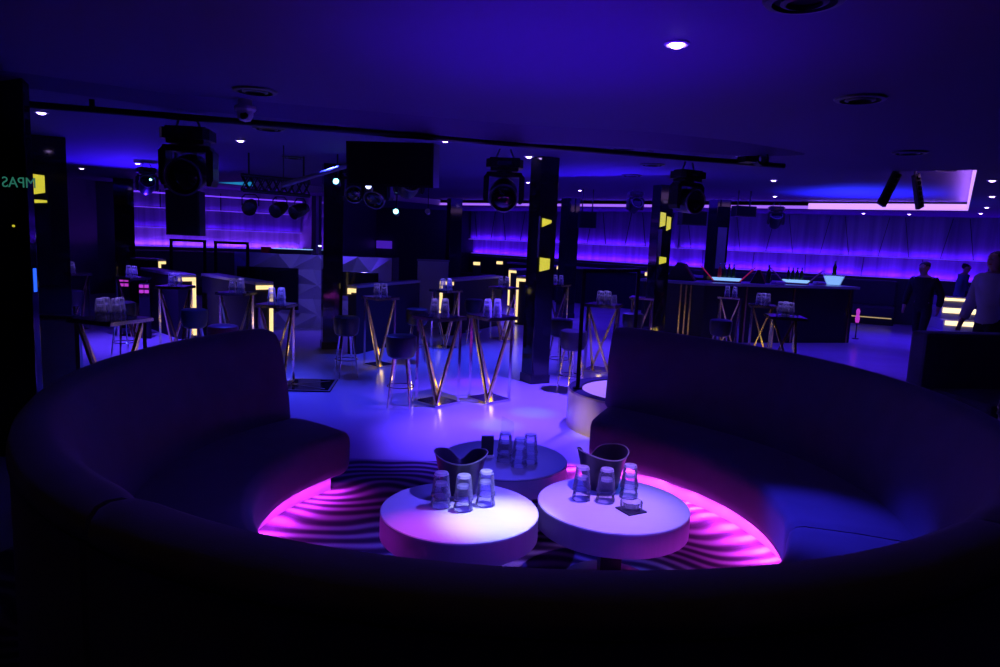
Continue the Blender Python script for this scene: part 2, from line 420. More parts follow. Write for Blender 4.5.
tx = bpy.data.curves.new('reflected_lettering', 'FONT'); tx.body = 'MPAS'; tx.size = 0.097; tx.extrude = 0.001; tx.space_character = 0.98
to = bpy.data.objects.new('reflected_lettering', tx); COL.objects.link(to); to.data.materials.append(M['reflected_text'])  # glowing letters stand in for a sign reflected in the cladding
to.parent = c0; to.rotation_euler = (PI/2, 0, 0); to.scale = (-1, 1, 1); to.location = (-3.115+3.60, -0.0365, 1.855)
to['label'] = 'green mirrored letters of a reflected sign'
MB().cyl((0, 0, 0), 0.008, 0.006, 10).build('indicator_lamp', M['yellow_glow'], c0).matrix_local = Matrix.Translation((0.32, -0.036, 1.6)) @ Matrix.Rotation(PI/2, 4, 'X')
MB().box((0.421, 0.0, 1.24), (0.006, 0.03, 0.16)).build('blue_indicator', glow('blue_edge_led', (0.02, 0.12, 1.0), 1.2), c0)
column('black square column with a yellow reflection just behind the lettered one', -5.22, 8.12, 0.36, 0.3, 0.56,
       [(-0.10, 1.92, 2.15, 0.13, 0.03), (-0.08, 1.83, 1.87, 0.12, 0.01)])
column('slim dark column in front of the lit left lounge wall', -8.15, 15.15, 0.38, 0.38, 0.5)
column('dark square column standing right of the faceted DJ booth', -2.42, 9.95, 0.27, 0.27, 0.35)
column('dark far column between hanging speaker and lit curtain wall', -1.24, 17.4, 0.30, 0.30, 0.4)
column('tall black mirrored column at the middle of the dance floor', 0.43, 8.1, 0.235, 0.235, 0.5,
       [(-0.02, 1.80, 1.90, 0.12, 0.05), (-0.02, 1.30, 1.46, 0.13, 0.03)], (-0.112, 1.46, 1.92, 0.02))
column('dark slim column directly behind the middle mirrored one', 1.40, 15.3, 0.30, 0.30, 0.4)
column('black column with two yellow reflections left of the bar', 2.45, 11.1, 0.24, 0.24, 0.35,
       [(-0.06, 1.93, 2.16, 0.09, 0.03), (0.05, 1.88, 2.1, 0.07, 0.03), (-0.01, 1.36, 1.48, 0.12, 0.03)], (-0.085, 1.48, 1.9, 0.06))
column('dark column with a pale grey face behind the bar', 4.2, 13.95, 0.30, 0.30, 0.3, (), (0, 1.25, 2.05, 0.2))

# ------------------------------------------------------------------ carpet and circular sofa
tag(MB().prism([(-3.0, -1.0), (3.2, -1.0), (2.6, 5.06), (-2.2, 4.92)], 0.001, 0.012).build('carpet', M['carpet'], smooth=0),
    'dark purple carpet with wavy stripes under the round sofa and low tables', 'carpet')
CX, CY = 0.13, 3.5
def ring_mesh(prof, a0, a1, step=3.0, shift=None, caps=True, puff=0.0):
    """sweep a closed (r,z) profile about the sofa centre from angle a0 to a1 (degrees)"""
    mb = MB(); bm = mb.bm
    n = max(2, int(abs(a1-a0)/step)); rows = []
    rc = sum(q[0] for q in prof)/len(prof); zc = sum(q[1] for q in prof)/len(prof)
    for i in range(n+1):
        a = math.radians(a0+(a1-a0)*i/n); dr = shift(math.degrees(a)) if shift else 0.0
        lift = 0.06*(math.sin(a)+1)/2     # the back stands a little taller towards the open ends
        k = 1.0
        if puff:     # cushions round off towards their two ends
            e = min(i, n-i)*abs(a1-a0)/n
            k = 1-puff*max(0, 1-e/2.4)**2
        rows.append([bm.verts.new((CX+(rc+(r-rc)*k+dr)*math.cos(a), CY+(rc+(r-rc)*k+dr)*math.sin(a), zc+(z-zc)*k+lift*min(1, max(0, (z-0.42)/0.45)))) for r, z in prof])
    k = len(prof)
    for p, q in zip(rows[:-1], rows[1:]):
        for j in range(k):
            bm.faces.new((p[j], p[(j+1) % k], q[(j+1) % k], q[j]))
    if caps:
        bm.faces.new(rows[0][::-1]); bm.faces.new(rows[-1])
    return mb
def spread(a):   # the right arm opens out a little towards its end
    a = a % 360 if a >= 0 else a
    b = a-360 if a > 200 else a
    t = min(1, max(0, (b-40)/29.0))
    return 0.12*t*t if b < 100 else 0.0
sofa = thing('curved_sofa', 'large dark velvet sofa curving in a near circle round the low tables', 'sofa', (0, 0, 0))
A0, A1 = 144.6, 428.9
back_prof = [(1.83, 0.36), (1.85, 0.50), (1.885, 0.66), (1.935, 0.80), (1.965, 0.865), (2.00, 0.912), (2.045, 0.937), (2.09, 0.942), (2.125, 0.932), (2.148, 0.905), (2.158, 0.87), (2.16, 0.845)]
roll_prof = back_prof+[(2.156, 0.838), (2.14, 0.836), (2.05, 0.80), (1.93, 0.36)]
shell_prof = [(2.152, 0.03), (2.152, 0.828), (2.05, 0.79), (1.92, 0.45), (1.92, 0.03)]
seat_prof = [(1.34, 0.13), (1.315, 0.15), (1.30, 0.20), (1.298, 0.33), (1.305, 0.372), (1.325, 0.395), (1.36, 0.405), (1.6, 0.41), (1.80, 0.405), (1.86, 0.40), (1.86, 0.13)]
secs = [(A0, 236.6), (237.2, 307.6), (308.2, A1)]
for a, b in secs:
    bk = ring_mesh(roll_prof, a, b, step=1.2, shift=spread, puff=0.12).build('backrest', M['velvet'], sofa, smooth=50)
    ring_mesh(shell_prof, a+0.15, b-0.15, shift=spread).build('back_panel', M['velvet'], bk, smooth=50)
for a, b in ((A0-1.5, 230), (230.5, 300), (300.4, 342), (342.4, A1-1.0)):
    ring_mesh(seat_prof, a, b, step=1.2, shift=spread, puff=0.08).build('seat', M['velvet'], sofa, smooth=50)
ring_mesh([(1.42, 0.012), (1.42, 0.128), (1.85, 0.128), (1.85, 0.012)], A0+1, A1-2, shift=spread).build('plinth', M['plinth'], sofa, smooth=50)
ring_mesh([(1.365, 0.122), (1.365, 0.128), (1.395, 0.128), (1.395, 0.122)], A0+2, A1-4, shift=spread).build('light_strip', M['led_magenta'], sofa, smooth=0)
# the light the strip throws on the carpet
def strip_light(a, power, col):
    r = 1.38+spread(a); ar = math.radians(a)
    o = area('sofa_strip_light', (CX+r*math.cos(ar), CY+r*math.sin(ar), 0.118), (0, 0, 0), 0.02, 0.26, col, power)
    o.rotation_euler = (0, math.radians(14), ar); o.data.spread = math.radians(140)
    return o
for a in range(150, 432, 10):
    k = a % 360
    if 150 <= k <= 215: strip_light(a, 1.8, (0.6, 0.03, 0.9))
    elif k > 300 or k < 75: strip_light(a, 4.2, (0.7, 0.045, 0.9))

# ------------------------------------------------------------------ low round tables
def low_table(label, x, y, top, band):
    t = thing('low_table', label, 'table', (x, y, 0.012), 0, 'low drum tables inside the round sofa')
    z1 = 0.408; z0 = z1-0.118; r = 0.36
    MB().lathe([(0, z1), (r-0.004, z1), (r, z1-0.004), (r, z1-0.012)], 96).build('tabletop', M[top], t)
    MB().lathe([(r, z1-0.012), (r, z0+0.004), (r-0.006, z0), (0, z0)], 96).build('drum_band', M[band], t)
    MB().box((0, 0, z0/2+0.008), (0.10, 0.10, z0-0.016)).build('pedestal', M['black_satin'], t, smooth=0)
    MB().lathe([(0, 0), (0.22, 0), (0.22, 0.01), (0.21, 0.015), (0, 0.015)], 48).build('foot_plate', M['black_satin'], t)
    return t
low_table('pale low drum table in front, lit pink and white', -0.15, 3.06, 'table_top', 'brushed')
low_table('pale low drum table on the right, holding the ashtray', 0.575, 3.22, 'table_top', 'brushed')
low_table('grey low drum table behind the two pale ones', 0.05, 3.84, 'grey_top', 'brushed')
TZ = 0.42

# tumblers ------------------------------------------------------
def tumbler_mesh(name, seg, m, h=0.115, r0=0.045, r1=0.031, w=0.002, flute=0.0):
    # upside down: rim on the table, thick base on top
    prof = [(r0, 0), (r0-0.001, h*0.16), (r0-0.004, h*0.2), (r1+0.002, h*0.9), (r1-0.002, h), (0.012, h), (0.0, h-0.004)]
    inn = [(0.0, h-0.014), (r1-0.003, h-0.012), (r0-0.004-w, h*0.2), (r0-w, 0.006), (r0-w, 0)]
    o = MB().lathe([(r0, 0), (r0, 0.006)]+prof[1:]+inn, seg, close=True, flute=flute).build(name, m, None, smooth=30)
    o.data.materials.append(M['glass_rim'])
    for p in o.data.polygons:      # rim and base are whitened to stand in for bright highlights
        if p.center.z < 0.0065 or p.center.z > h-0.013: p.material_index = 1
    return o
proto_near = tumbler_mesh('tumbler', 20, M['glass'], flute=0.022)
proto_far = tumbler_mesh('tumbler', 10, M['glass_far'])
used = {'n': False, 'f': False}
def tumbler(x, y, z, label, group, far=False, s=1.0, flip=False, h=0.115):
    k = 'f' if far else 'n'
    src = proto_far if far else proto_near
    if used[k]:
        o = src.copy(); COL.objects.link(o)
    else:
        o = src; used[k] = True
    o.location = (x, y, z+(h*s if flip else 0)); o.rotation_euler = (0, 0, (x*37+y*91) % PI); o.scale = (s, s, s)
    return tag(o, label, 'glass', group)
G = 'tumblers stacked upside down on the low tables'
for (x, y, w) in ((-0.24, 3.085, 'left stack'), (-0.135, 3.06, 'middle stack'), (-0.035, 3.13, 'right stack')):
    tumbler(x, y, TZ, 'lower upside-down tumbler of the %s on the front pale table' % w, G)
    tumbler(x, y, TZ+0.048, 'upper upside-down tumbler of the %s on the front pale table' % w, G)
for (x, y, w) in ((0.425, 3.25, 'left stack'), (0.54, 3.235, 'middle stack'), (0.665, 3.31, 'right stack')):
    tumbler(x, y, TZ, 'lower upside-down tumbler of the %s on the ashtray table' % w, G)
    tumbler(x, y, TZ+0.048, 'upper upside-down tumbler of the %s on the ashtray table' % w, G)
for (x, y, w) in ((0.055, 3.79, 'left stack'), (0.135, 3.70, 'middle stack'), (0.195, 3.78, 'right stack')):
    tumbler(x, y, TZ, 'lower upside-down tumbler of the %s on the grey back table' % w, G)
    tumbler(x, y, TZ+0.048, 'upper upside-down tumbler of the %s on the grey back table' % w, G)
# tall napkin sheet standing in the back stack
t = thing('table_tent', 'clear table tent standing behind the stacks on the grey back table', 'sign', (0.065, 3.875, TZ), 0.1)
MB().prism([(-0.035, 0), (0.035, 0), (0.035, 0.20), (-0.035, 0.235)], 0, 0.004, Matrix.Rotation(PI/2, 4, 'X')).build('panel', M['glass'], t, smooth=0)
MB().box((0, 0, 0.004), (0.08, 0.05, 0.008)).build('foot', M['glass'], t, smooth=0)
t = thing('menu_holder', 'small black menu block left of the tumblers on the grey table', 'menu holder', (-0.045, 3.86, TZ), 0.15)
MB().box((0, 0, 0.065), (0.07, 0.02, 0.11), bevel=0.002).build('card', M['black_satin'], t, smooth=0)
MB().box((0, -0.005, 0.005), (0.075, 0.06, 0.01)).build('base', M['white_plastic'], t, smooth=0)
# ashtray on its coaster
tag(MB().box((0, 0, 0.003), (0.105, 0.105, 0.006), rz=0.5, bevel=0.002).build('coaster', M['bucket'], smooth=0),
    'square dark coaster under the glass ashtray on the right table', 'coaster').location = (0.645, 3.13, TZ)
ash = MB().lathe([(0, 0), (0.044, 0), (0.05, 0.006), (0.052, 0.038), (0.048, 0.042), (0.042, 0.036), (0.036, 0.014), (0, 0.012)], 24, flute=0.012).build('ashtray', M['glass'])
tag(ash, 'round clear glass ashtray on a coaster on the right pale table', 'ashtray').location = (0.645, 3.13, TZ+0.006)

# ice buckets with a saddle-shaped rim
def bucket(label, x, y, rz):
    t = thing('ice_bucket', label, 'ice bucket', (x, y, TZ), rz, 'ice buckets on the low tables')
    def rimz(a, z):
        k = max(0, (z-0.06)/0.10)
        return k*(0.008+0.025*math.cos(a)**2-0.052*math.exp(-((a-PI/2)/0.33)**2))
    prof = [(0, 0.004), (0.083, 0.0), (0.088, 0.006), (0.098, 0.06), (0.112, 0.115), (0.127, 0.160), (0.130, 0.164),
            (0.127, 0.166), (0.122, 0.161), (0.106, 0.115), (0.092, 0.06), (0.082, 0.012), (0, 0.010)]
    MB().lathe(prof, 56, zf=rimz).build('body', M['bucket'], t, smooth=60)
    rim = [(0.1295*math.cos(a), 0.1295*math.sin(a), 0.166+rimz(a, 0.166)) for a in [2*PI*i/56 for i in range(56)]]
    MB().tube(rim, 0.0035, 6, closed=True).build('rim_bead', M['grey_metal'], t)
    return t
bucket('dark ice bucket with scooped rim on the front pale table', -0.165, 3.29, 0.05)
bucket('dark ice bucket with scooped rim behind the tumblers on the ashtray table', 0.545, 3.44, 0.45)

# ------------------------------------------------------------------ podium with light disc and railing
pod = thing('light_podium', 'round steel podium with a glowing violet disc beside the sofa end', 'podium', (1.29, 6.24, 0))
MB().lathe([(0.65, 0.0), (0.65, 0.325), (0.645, 0.33), (0.64, 0.34)], 96).build('drum_side', M['satin_steel'], pod)
MB().lathe([(0.64, 0.34), (0.53, 0.34), (0.52, 0.325)], 96).build('rim', M['counter'], pod)
MB().lathe([(0.52, 0.327), (0, 0.327)], 64).build('light_disc', M['disc_light'], pod)
rail = thing('railing_frame', 'black steel railing frame standing on the glowing podium rim', 'railing', (0.72, 6.2, 0.341))
for (x, y) in ((0, 0), (0.60, 0.62)):
    pst = MB().bar((x, y, 0), (x, y, 1.06), 0.032).build('post', M['black_matte'], rail, smooth=0)
    MB().cyl((x, y, 0.0), 0.045, 0.012, 20).build('foot_plate', M['black_matte'], pst)
MB().bar((0, 0, 1.06), (0.60, 0.62, 1.06), 0.034).build('top_bar', M['black_matte'], rail, smooth=0)

# ------------------------------------------------------------------ high tables
def make_high_table():
    t = thing('high_table', 'x', 'table', (0, 0, 0))
    H = 0.875; R = 0.245; B = 0.215
    c4 = lambda r: [(r, 0), (0, r), (-r, 0), (0, -r)]
    MB().prism(c4(R), H-0.022, H).build('tabletop', M['black_glass'], t, smooth=0)
    mb = MB(); p = c4(R+0.006)
    q = c4(R-0.012)
    for i in range(4):
        a, b = p[i], p[(i+1) % 4]; c, d = q[i], q[(i+1) % 4]
        mb.bm.faces.new([mb.bm.verts.new(v) for v in ((a[0], a[1], H-0.004), (b[0], b[1], H-0.004), (b[0], b[1], H-0.034), (a[0], a[1], H-0.034))])
        mb.bm.faces.new([mb.bm.verts.new(v) for v in ((a[0], a[1], H-0.034), (b[0], b[1], H-0.034), (d[0], d[1], H-0.034), (c[0], c[1], H-0.034))])
    mb.build('edge_frame', M['chrome'], t, smooth=0)
    MB().prism(c4(B), 0, 0.022).build('base_plate', M['chrome'], t, smooth=0)
    for s in (-1, 1):
        MB().bar((s*(B-0.02), 0, 0.022), (s*(B-0.02), 0, H-0.034), 0.024).build('leg', M['chrome'], t, smooth=0)
        for f in (-1, 1):
            MB().bar((0, f*(B-0.03), 0.022), (s*(B-0.03), 0, H-0.034), 0.022).build('brace', M['gold_tint'], t, smooth=0)
    return t
ht = make_high_table()
HT = [  # x, y, rot, scale, label, glass stacks
 (-0.60, 6.85, 0.05, 1.07, 'left one of the two chrome high tables side by side nearest the middle column', 4),
 (-0.085, 7.08, -0.08, 1.05, 'right one of the two chrome high tables side by side nearest the middle column', 4),
 (-1.51, 8.71, 0.1, 0.95, 'chrome high table alone between the dark column and the paired tables', 2),
 (-0.82, 10.30, 0.15, 1.0, 'chrome high table in front of the gamma-shaped warm light strip, behind the pair', 3),
 (0.03, 11.45, -0.1, 1.0, 'far chrome high table beside the two tall warm light strips', 3),
 (1.32, 9.00, 0.35, 1.15, 'chrome high table seen through the railing frame on the podium', 5),
 (-3.20, 5.70, 0.5, 1.25, 'chrome high table nearest the lettered black column', 4),
 (-4.23, 9.05, 0.7, 1.0, 'chrome high table with blue lit legs left of the tall light strip', 2),
 (-3.23, 8.50, 0.65, 1.0, 'gold lit high table between the two light strips on the left', 3),
 (-2.37, 7.35, 0.7, 0.95, 'chrome high table just behind the left end of the sofa', 3),
 (-5.40, 10.2, 0.4, 1.0, 'high table by the dark left wall with pink lights behind', 2),
 (-6.45, 10.55, 0.2, 0.95, 'high table farthest left beside the column with yellow reflections', 1),
 (3.73, 11.40, 0.3, 1.0, 'high table closest to the left front corner of the bar', 2),
 (3.72, 9.95, 0.5, 1.05, 'middle high table of the three before the bar', 3),
 (3.42, 8.40, 0.6, 1.2, 'nearest high table of the three before the bar', 4),
 (1.02, 12.80, 0.2, 1.0, 'far high table just right of the middle mirrored column', 2),
 (2.12, 10.5, 0.5, 1.0, 'chrome high table before the column with two yellow reflections', 0),
]
for i, (x, y, rz, s, lab, ns) in enumerate(HT):
    if i == 0:
        o = ht; o.location = (x, y, 0); o.rotation_euler.z = rz; o['label'] = lab; o['group'] = 'chrome framed high tables'
    else:
        o = dup(ht, (x, y, 0), rz, lab, 'chrome framed high tables')
    o.scale = (s, s, 1)
    spots = [(-0.05, 0.03), (0.05, -0.03), (0.045, 0.075), (-0.05, -0.075), (0.14, 0.02)][:ns]
    for k, (gx, gy) in enumerate(spots):
        X = x+gx*math.cos(rz*0.3)-gy*math.sin(rz*0.3); Y = y+gx*math.sin(rz*0.3)+gy*math.cos(rz*0.3)
        gl = 'clear upside-down tumbler stacked on the '+' '.join(lab.replace('the two ', '').split()[:9])
        gl = 'upside-down tumbler on the '+lab
        gl = ' '.join(gl.split()[:16])
        for z in (0, 0.048) if k < 4 else (0,):
            tumbler(X, Y, 0.8755+z, gl, 'tumblers on the '+lab, far=True)

# ------------------------------------------------------------------ bar stools
def make_stool(m):
    t = thing('bar_stool', 'x', 'stool', (0, 0, 0))
    MB().lathe([(0, 0.48), (0.10, 0.48), (0.128, 0.50), (0.142, 0.55), (0.148, 0.65), (0.142, 0.688), (0.115, 0.70), (0, 0.702)], 32).build('seat', M[m], t)
    for k in range(4):
        a = PI/4+k*PI/2; c, s = math.cos(a), math.sin(a)
        MB().bar((0.15*c, 0.15*s, 0), (0.085*c, 0.085*s, 0.49), 0.009, seg=8, w2=0.013).build('leg', M['chrome'], t)
    MB().tube([(0.125*math.cos(2*PI*i/32), 0.125*math.sin(2*PI*i/32), 0.20) for i in range(32)], 0.007, 6, closed=True).build('footrest_ring', M['chrome'], t)
    return t
st = make_stool('leather'); sr = make_stool('red_leather')
ST = [
 (-0.94, 6.63, 'dark round bar stool in front of the paired high tables'),
 (-1.76, 7.95, 'dark bar stool left of the lone high table by the dark column'),
 (-1.10, 9.15, 'dark bar stool right of the lone high table, before the pale counter'),
 (-4.62, 8.50, 'bar stool with violet lit seat between the leftmost high tables'),
 (-3.55, 8.05, 'bar stool with lit seat left of the gold lit high table'),
 (0.75, 8.62, 'dark bar stool partly behind the middle mirrored column'),
 (0.80, 7.56, 'dark bar stool behind the podium railing post'),
 (-5.95, 9.65, 'bar stool with blue lit seat by the dark left wall'),
 (2.96, 9.35, 'dark bar stool left of the high tables before the bar'),
 (-0.42, 10.9, 'dark bar stool beside the far paired light strips'),
 (1.85, 9.75, 'dark bar stool behind the table seen through the railing'),
]
for i, (x, y, lab) in enumerate(ST):
    if i == 0:
        st.location = (x, y, 0); st['label'] = lab; st['group'] = 'round bar stools'
    else: dup(st, (x, y, 0), random.uniform(0, 1.5), lab, 'round bar stools')
sr.location = (-2.72, 6.80, 0); sr['label'] = 'dark red topped bar stool behind the left sofa back'; sr['group'] = 'round bar stools'

t = thing('floor_plate', 'flat square patterned metal plate on the floor beside the left sofa end', 'base plate', (-2.02, 7.38, 0), 0.1)
MB().box((0, 0, 0.006), (0.52, 0.62, 0.012), bevel=0.003).build('plate', M['black_gloss'], t, smooth=0)
mb = MB()
for s in (-1, 1):
    mb.box((s*0.24, 0, 0.0135), (0.02, 0.60, 0.003)); mb.box((0, s*0.29, 0.0135), (0.50, 0.02, 0.003))
    mb.box((0, 0.1*s, 0.0135), (0.42, 0.015, 0.003), rz=0.5*s)
mb.build('inlay', M['grey_metal'], t, smooth=0)

# ------------------------------------------------------------------ counters with warm corner light strips
def counter(label, ex, ey, bx, by, w, h, side, tw=None, strip=True, vert=0.8):
    """long low counter from its end face (ex,ey) back to (bx,by); side: +1 strip hangs on the right edge"""
    L = math.hypot(bx-ex, by-ey); ang = math.atan2(by-ey, bx-ex)-PI/2
    t = thing('lit_counter', label, 'counter', (ex, ey, 0), ang, 'low counters with warm corner lights')
    MB().box((0, L/2, (h-0.04)/2), (w, L, h-0.04)).build('body', M['counter'], t, smooth=0)
    MB().box((0, L/2, h-0.02), (w+0.02, L+0.01, 0.04), bevel=0.004).build('countertop', M['counter_top'], t, smooth=0)
    if strip:
        e = w/2-0.025
        MB().box((0, -0.012, h-0.075), (w, 0.014, 0.055)).build('light_strip', M['led_yellow'], t, smooth=0)
        MB().box((side*e, -0.012, h-0.105-vert/2), (0.05, 0.014, vert)).build('light_strip', M['led_yellow'], t, smooth=0)
    return t
counter('farthest left counter with a small corner light strip', -7.0, 14.4, -7.75, 14.75, 0.17, 0.95, -1, vert=0.22)
counter('left counter with tall warm strip behind the blue lit high table', -4.60, 10.2, -5.75, 11.4, 0.25, 0.95, 1)
counter('counter with tall warm strip in front of the faceted booth', -3.18, 9.35, -4.45, 10.65, 0.24, 0.95, 1)
counter('short counter right of the dark column with one small strip', -2.02, 9.45, -1.36, 11.1, 0.13, 0.95, -1, vert=0.02)
counter('counter behind the paired high tables with gamma-shaped strip', -0.92, 11.75, -0.12, 13.5, 0.26, 0.95, -1, vert=0.5)
counter('far counter with tall strip left of the middle column', 0.25, 17.0, 1.0, 17.8, 0.24, 0.95, -1)
counter('counter with tall strip tucked behind the middle column', 0.38, 13.6, 0.85, 14.4, 0.22, 0.95, -1)
# white panel wall to the right of the short counter
t = thing('booth_partition', 'pale violet lit booth partition behind the lone dark stool', 'partition', (-1.25, 12.6, 0), 0.1)
MB().box((0, 0, 0.6), (0.55, 0.1, 1.2)).build('panel', M['facet'], t, smooth=0)
MB().box((0, 0, 1.215), (0.58, 0.14, 0.03)).build('cap_rail', M['counter_top'], t, smooth=0)

# long dark banquettes under the padded walls
def banquette(label, a, b, off, group='long banquettes under the lit walls', led=False):
    a, b = Vector(a), Vector(b); d = (b-a).normalized(); n = Vector((-d.y, d.x)); L = (b-a).length
    o = a-n*off
    t = thing('banquette', label, 'banquette', (o.x, o.y, 0), math.atan2(d.y, d.x), group)
    MB().box((L/2, -0.12, 0.58), (L, 0.20, 0.92), bevel=0.04).build('backrest', M['banquette'], t, smooth=0)
    MB().box((L/2, -0.48, 0.32), (L, 0.56, 0.24), bevel=0.04).build('seat', M['banquette'], t, smooth=0)
    MB().box((L/2, -0.42, 0.10), (L, 0.44, 0.20)).build('plinth', M['black_satin'], t, smooth=0)
    if led: MB().box((L/2, -0.65, 0.17), (L-0.1, 0.012, 0.02)).build('light_strip', M['base_led'], t, smooth=0)
banquette('dark banquette under the lit curtain wall behind the middle column', (-0.9, 25.1), (4.75, 19.75), 0.2)
banquette('dark banquette with gold base line right of the bar', (4.95, 19.55), (9.6, 17.1), 0.2, led=True)
banquette('dark banquette under the lit left lounge wall', (-8.9, 16.8), (-5.8, 19.0), 0.2)

# lit violet counter line and small warm light bars in the distance
t = thing('shelf_rail', 'long low violet edged rail before the lit curtain wall', 'rail', (2.6, 18.6, 0), -0.72)
MB().box((0, 0, 0.96), (6.4, 0.25, 0.05)).build('shelf', M['counter_top'], t, smooth=0)
MB().box((0, 0.03, 0.47), (6.4, 0.12, 0.93)).build('body', M['counter'], t, smooth=0)
for x, y, lab in ((-0.73, 19.6, 'left one of the two small warm light bars under the curtain wall'), (-0.1, 21.0, 'right one of the two small warm light bars under the curtain wall'),
                  (1.55, 19.0, 'small warm light bar right of the middle column'), (3.6, 17.3, 'small warm light bar left of the column with yellow reflections by the bar')):
    t = thing('light_bar', lab, 'light', (x, y, 0), -0.3, 'small warm light bars')
    MB().box((0, 0, 0.94), (0.19, 0.03, 0.085), bevel=0.004).build('lens', M['led_yellow'], t, smooth=0)
    MB().box((0, 0.04, 0.49), (0.22, 0.04, 0.98)).build('stand', M['counter'], t, smooth=0)

# ------------------------------------------------------------------ DJ booth with faceted front
dj = thing('dj_booth', 'white faceted DJ booth with black screen front on the left', 'DJ booth', (-3.3, 11.9, 0), 0)
W0, W1, HB = -1.25, 1.42, 1.25
mb = MB(); bm = mb.bm
nx, nz = 8, 5
grid = {}
for i in range(nx+1):
    for j in range(nz+1):
        x = W0+(W1-W0)*i/nx; z = HB*j/nz
        dy = (-0.16 if (i+j) % 2 else 0.0) if 0 < i < nx else 0.0
        grid[i, j] = bm.verts.new((x+(0.12 if j % 2 and 0 < i < nx else 0), dy, z))
for i in range(nx):
    for j in range(nz):
        a, b, c, d = grid[i, j], grid[i+1, j], grid[i+1, j+1], grid[i, j+1]
        if (i+j) % 2: bm.faces.new((a, b, c)); bm.faces.new((a, c, d))
        else: bm.faces.new((a, b, d)); bm.faces.new((b, c, d))
mb.build('faceted_front', M['facet'], dj, smooth=0)
MB().box(((W0+W1)/2, 0.42, HB/2), (W1-W0, 0.78, HB-0.02)).build('body', M['counter'], dj, smooth=0)
MB().box((-0.62, -0.19, 0.67), (1.02, 0.05, 0.70), bevel=0.004).build('screen', M['black_gloss'], dj, smooth=0)
MB().box((0.92, -0.19, 0.80), (0.62, 0.05, 0.40), bevel=0.004).build('screen', M['black_gloss'], dj, smooth=0)
DT = HB-0.006
t = thing('media_player', 'cyan lit mixer console on top of the faceted booth', 'mixer', (-3.62, 12.15, DT))
MB().box((0, 0, 0.04), (0.7, 0.34, 0.08), bevel=0.01).build('case', M['black_satin'], t, smooth=0)
MB().box((0, -0.05, 0.084), (0.64, 0.2, 0.008)).build('glow_patch', M['ice_light'], t, smooth=0)
for k in range(6): MB().cyl((-0.25+k*0.1, 0.10, 0.08), 0.018, 0.025, 12).build('knob', M['grey_metal'], t)
t = thing('table_lamp', 'small white T-shaped lamp on the right of the booth top', 'lamp', (-3.05, 12.05, DT))
MB().cyl((0, 0, 0), 0.05, 0.015, 16).build('base', M['white_plastic'], t)
MB().cyl((0, 0, 0.015), 0.014, 0.13, 10).build('stem', M['white_plastic'], t)
MB().box((0, 0, 0.155), (0.22, 0.05, 0.022), bevel=0.004).build('lamp_bar', M['lamp_white'], t, smooth=0)
t = thing('storage_box', 'small red box on the left of the booth top', 'box', (-4.08, 12.1, DT))
MB().box((0, 0, 0.045), (0.13, 0.13, 0.09), bevel=0.004).build('body', M['red'], t, smooth=0)
MB().box((0, 0, 0.095), (0.136, 0.136, 0.012), bevel=0.003).build('lid', M['red'], t, smooth=0)
def bottle(x, y, z, label, group, m='bottle_dark', s=1.0):
    t = thing('bottle', label, 'bottle', (x, y, z), 0, group)
    MB().lathe([(0, 0), (0.036, 0), (0.038, 0.01), (0.038, 0.16), (0.03, 0.19), (0.016, 0.225), (0.0145, 0.28), (0.0, 0.28)], 16).build('body', M[m], t)
    MB().lathe([(0.0165, 0.232), (0.0165, 0.29), (0.012, 0.296), (0, 0.296)], 12).build('foil', M['foil'], t)
    t.scale = (s, s, s); return t
for k in range(3):
    bottle(-3.22+0.09*k-0.0, 12.35, DT, ('short bottle on the booth top behind the lamp', 'bottle right behind the white lamp on the booth', 'rightmost bottle on the faceted booth top')[k], 'bottles on the booth', 'glass_far', 0.6)
# black metal frames on the left
for x, y, w, lab in ((-5.38, 12.0, 0.56, 'left black metal frame before the lit lounge wall'), (-4.48, 11.6, 0.52, 'right black metal frame before the lit lounge wall')):
    t = thing('railing_frame', lab, 'railing', (x, y, 0), 0.05, 'black frames on the left')
    for s in (-1, 1): MB().bar((s*w/2, 0, 0), (s*w/2, 0, 1.42), 0.04).build('post', M['black_matte'], t, smooth=0)
    MB().bar((-w/2-0.02, 0, 1.40), (w/2+0.02, 0, 1.40), 0.04).build('top_bar', M['black_matte'], t, smooth=0)
# low booth wall at far left
t = thing('booth_partition', 'low dark booth wall right beside the lettered column', 'partition', (-4.55, 6.5, 0), 0)
MB().box((0, 0, 0.37), (1.2, 0.09, 0.74), bevel=0.015).build('panel', M['velvet'], t, smooth=0)
MB().box((0, 0, 0.755), (1.21, 0.1, 0.03), bevel=0.006).build('cap_rail', M['counter'], t, smooth=0)
# pink lamps on the left
for x, y, lab in ((-5.95, 11.0, 'pink lit panel behind the high table by the left wall'), (-5.15, 10.05, 'small pink lit panel left of the tall warm strip')):
    t = thing('neon_lamp', lab, 'light', (x, y, 0), 0.2, 'pink panels on the left')
    MB().box((0, 0.03, 0.4), (0.14, 0.05, 0.8)).build('stand', M['counter'], t, smooth=0)
    for k in range(4): MB().box((-0.035+0.07*(k % 2), -0.005, 0.76-0.075*(k//2)), (0.055, 0.02, 0.045), bevel=0.004).build('lens', M['pink_lamp'], t, smooth=0)

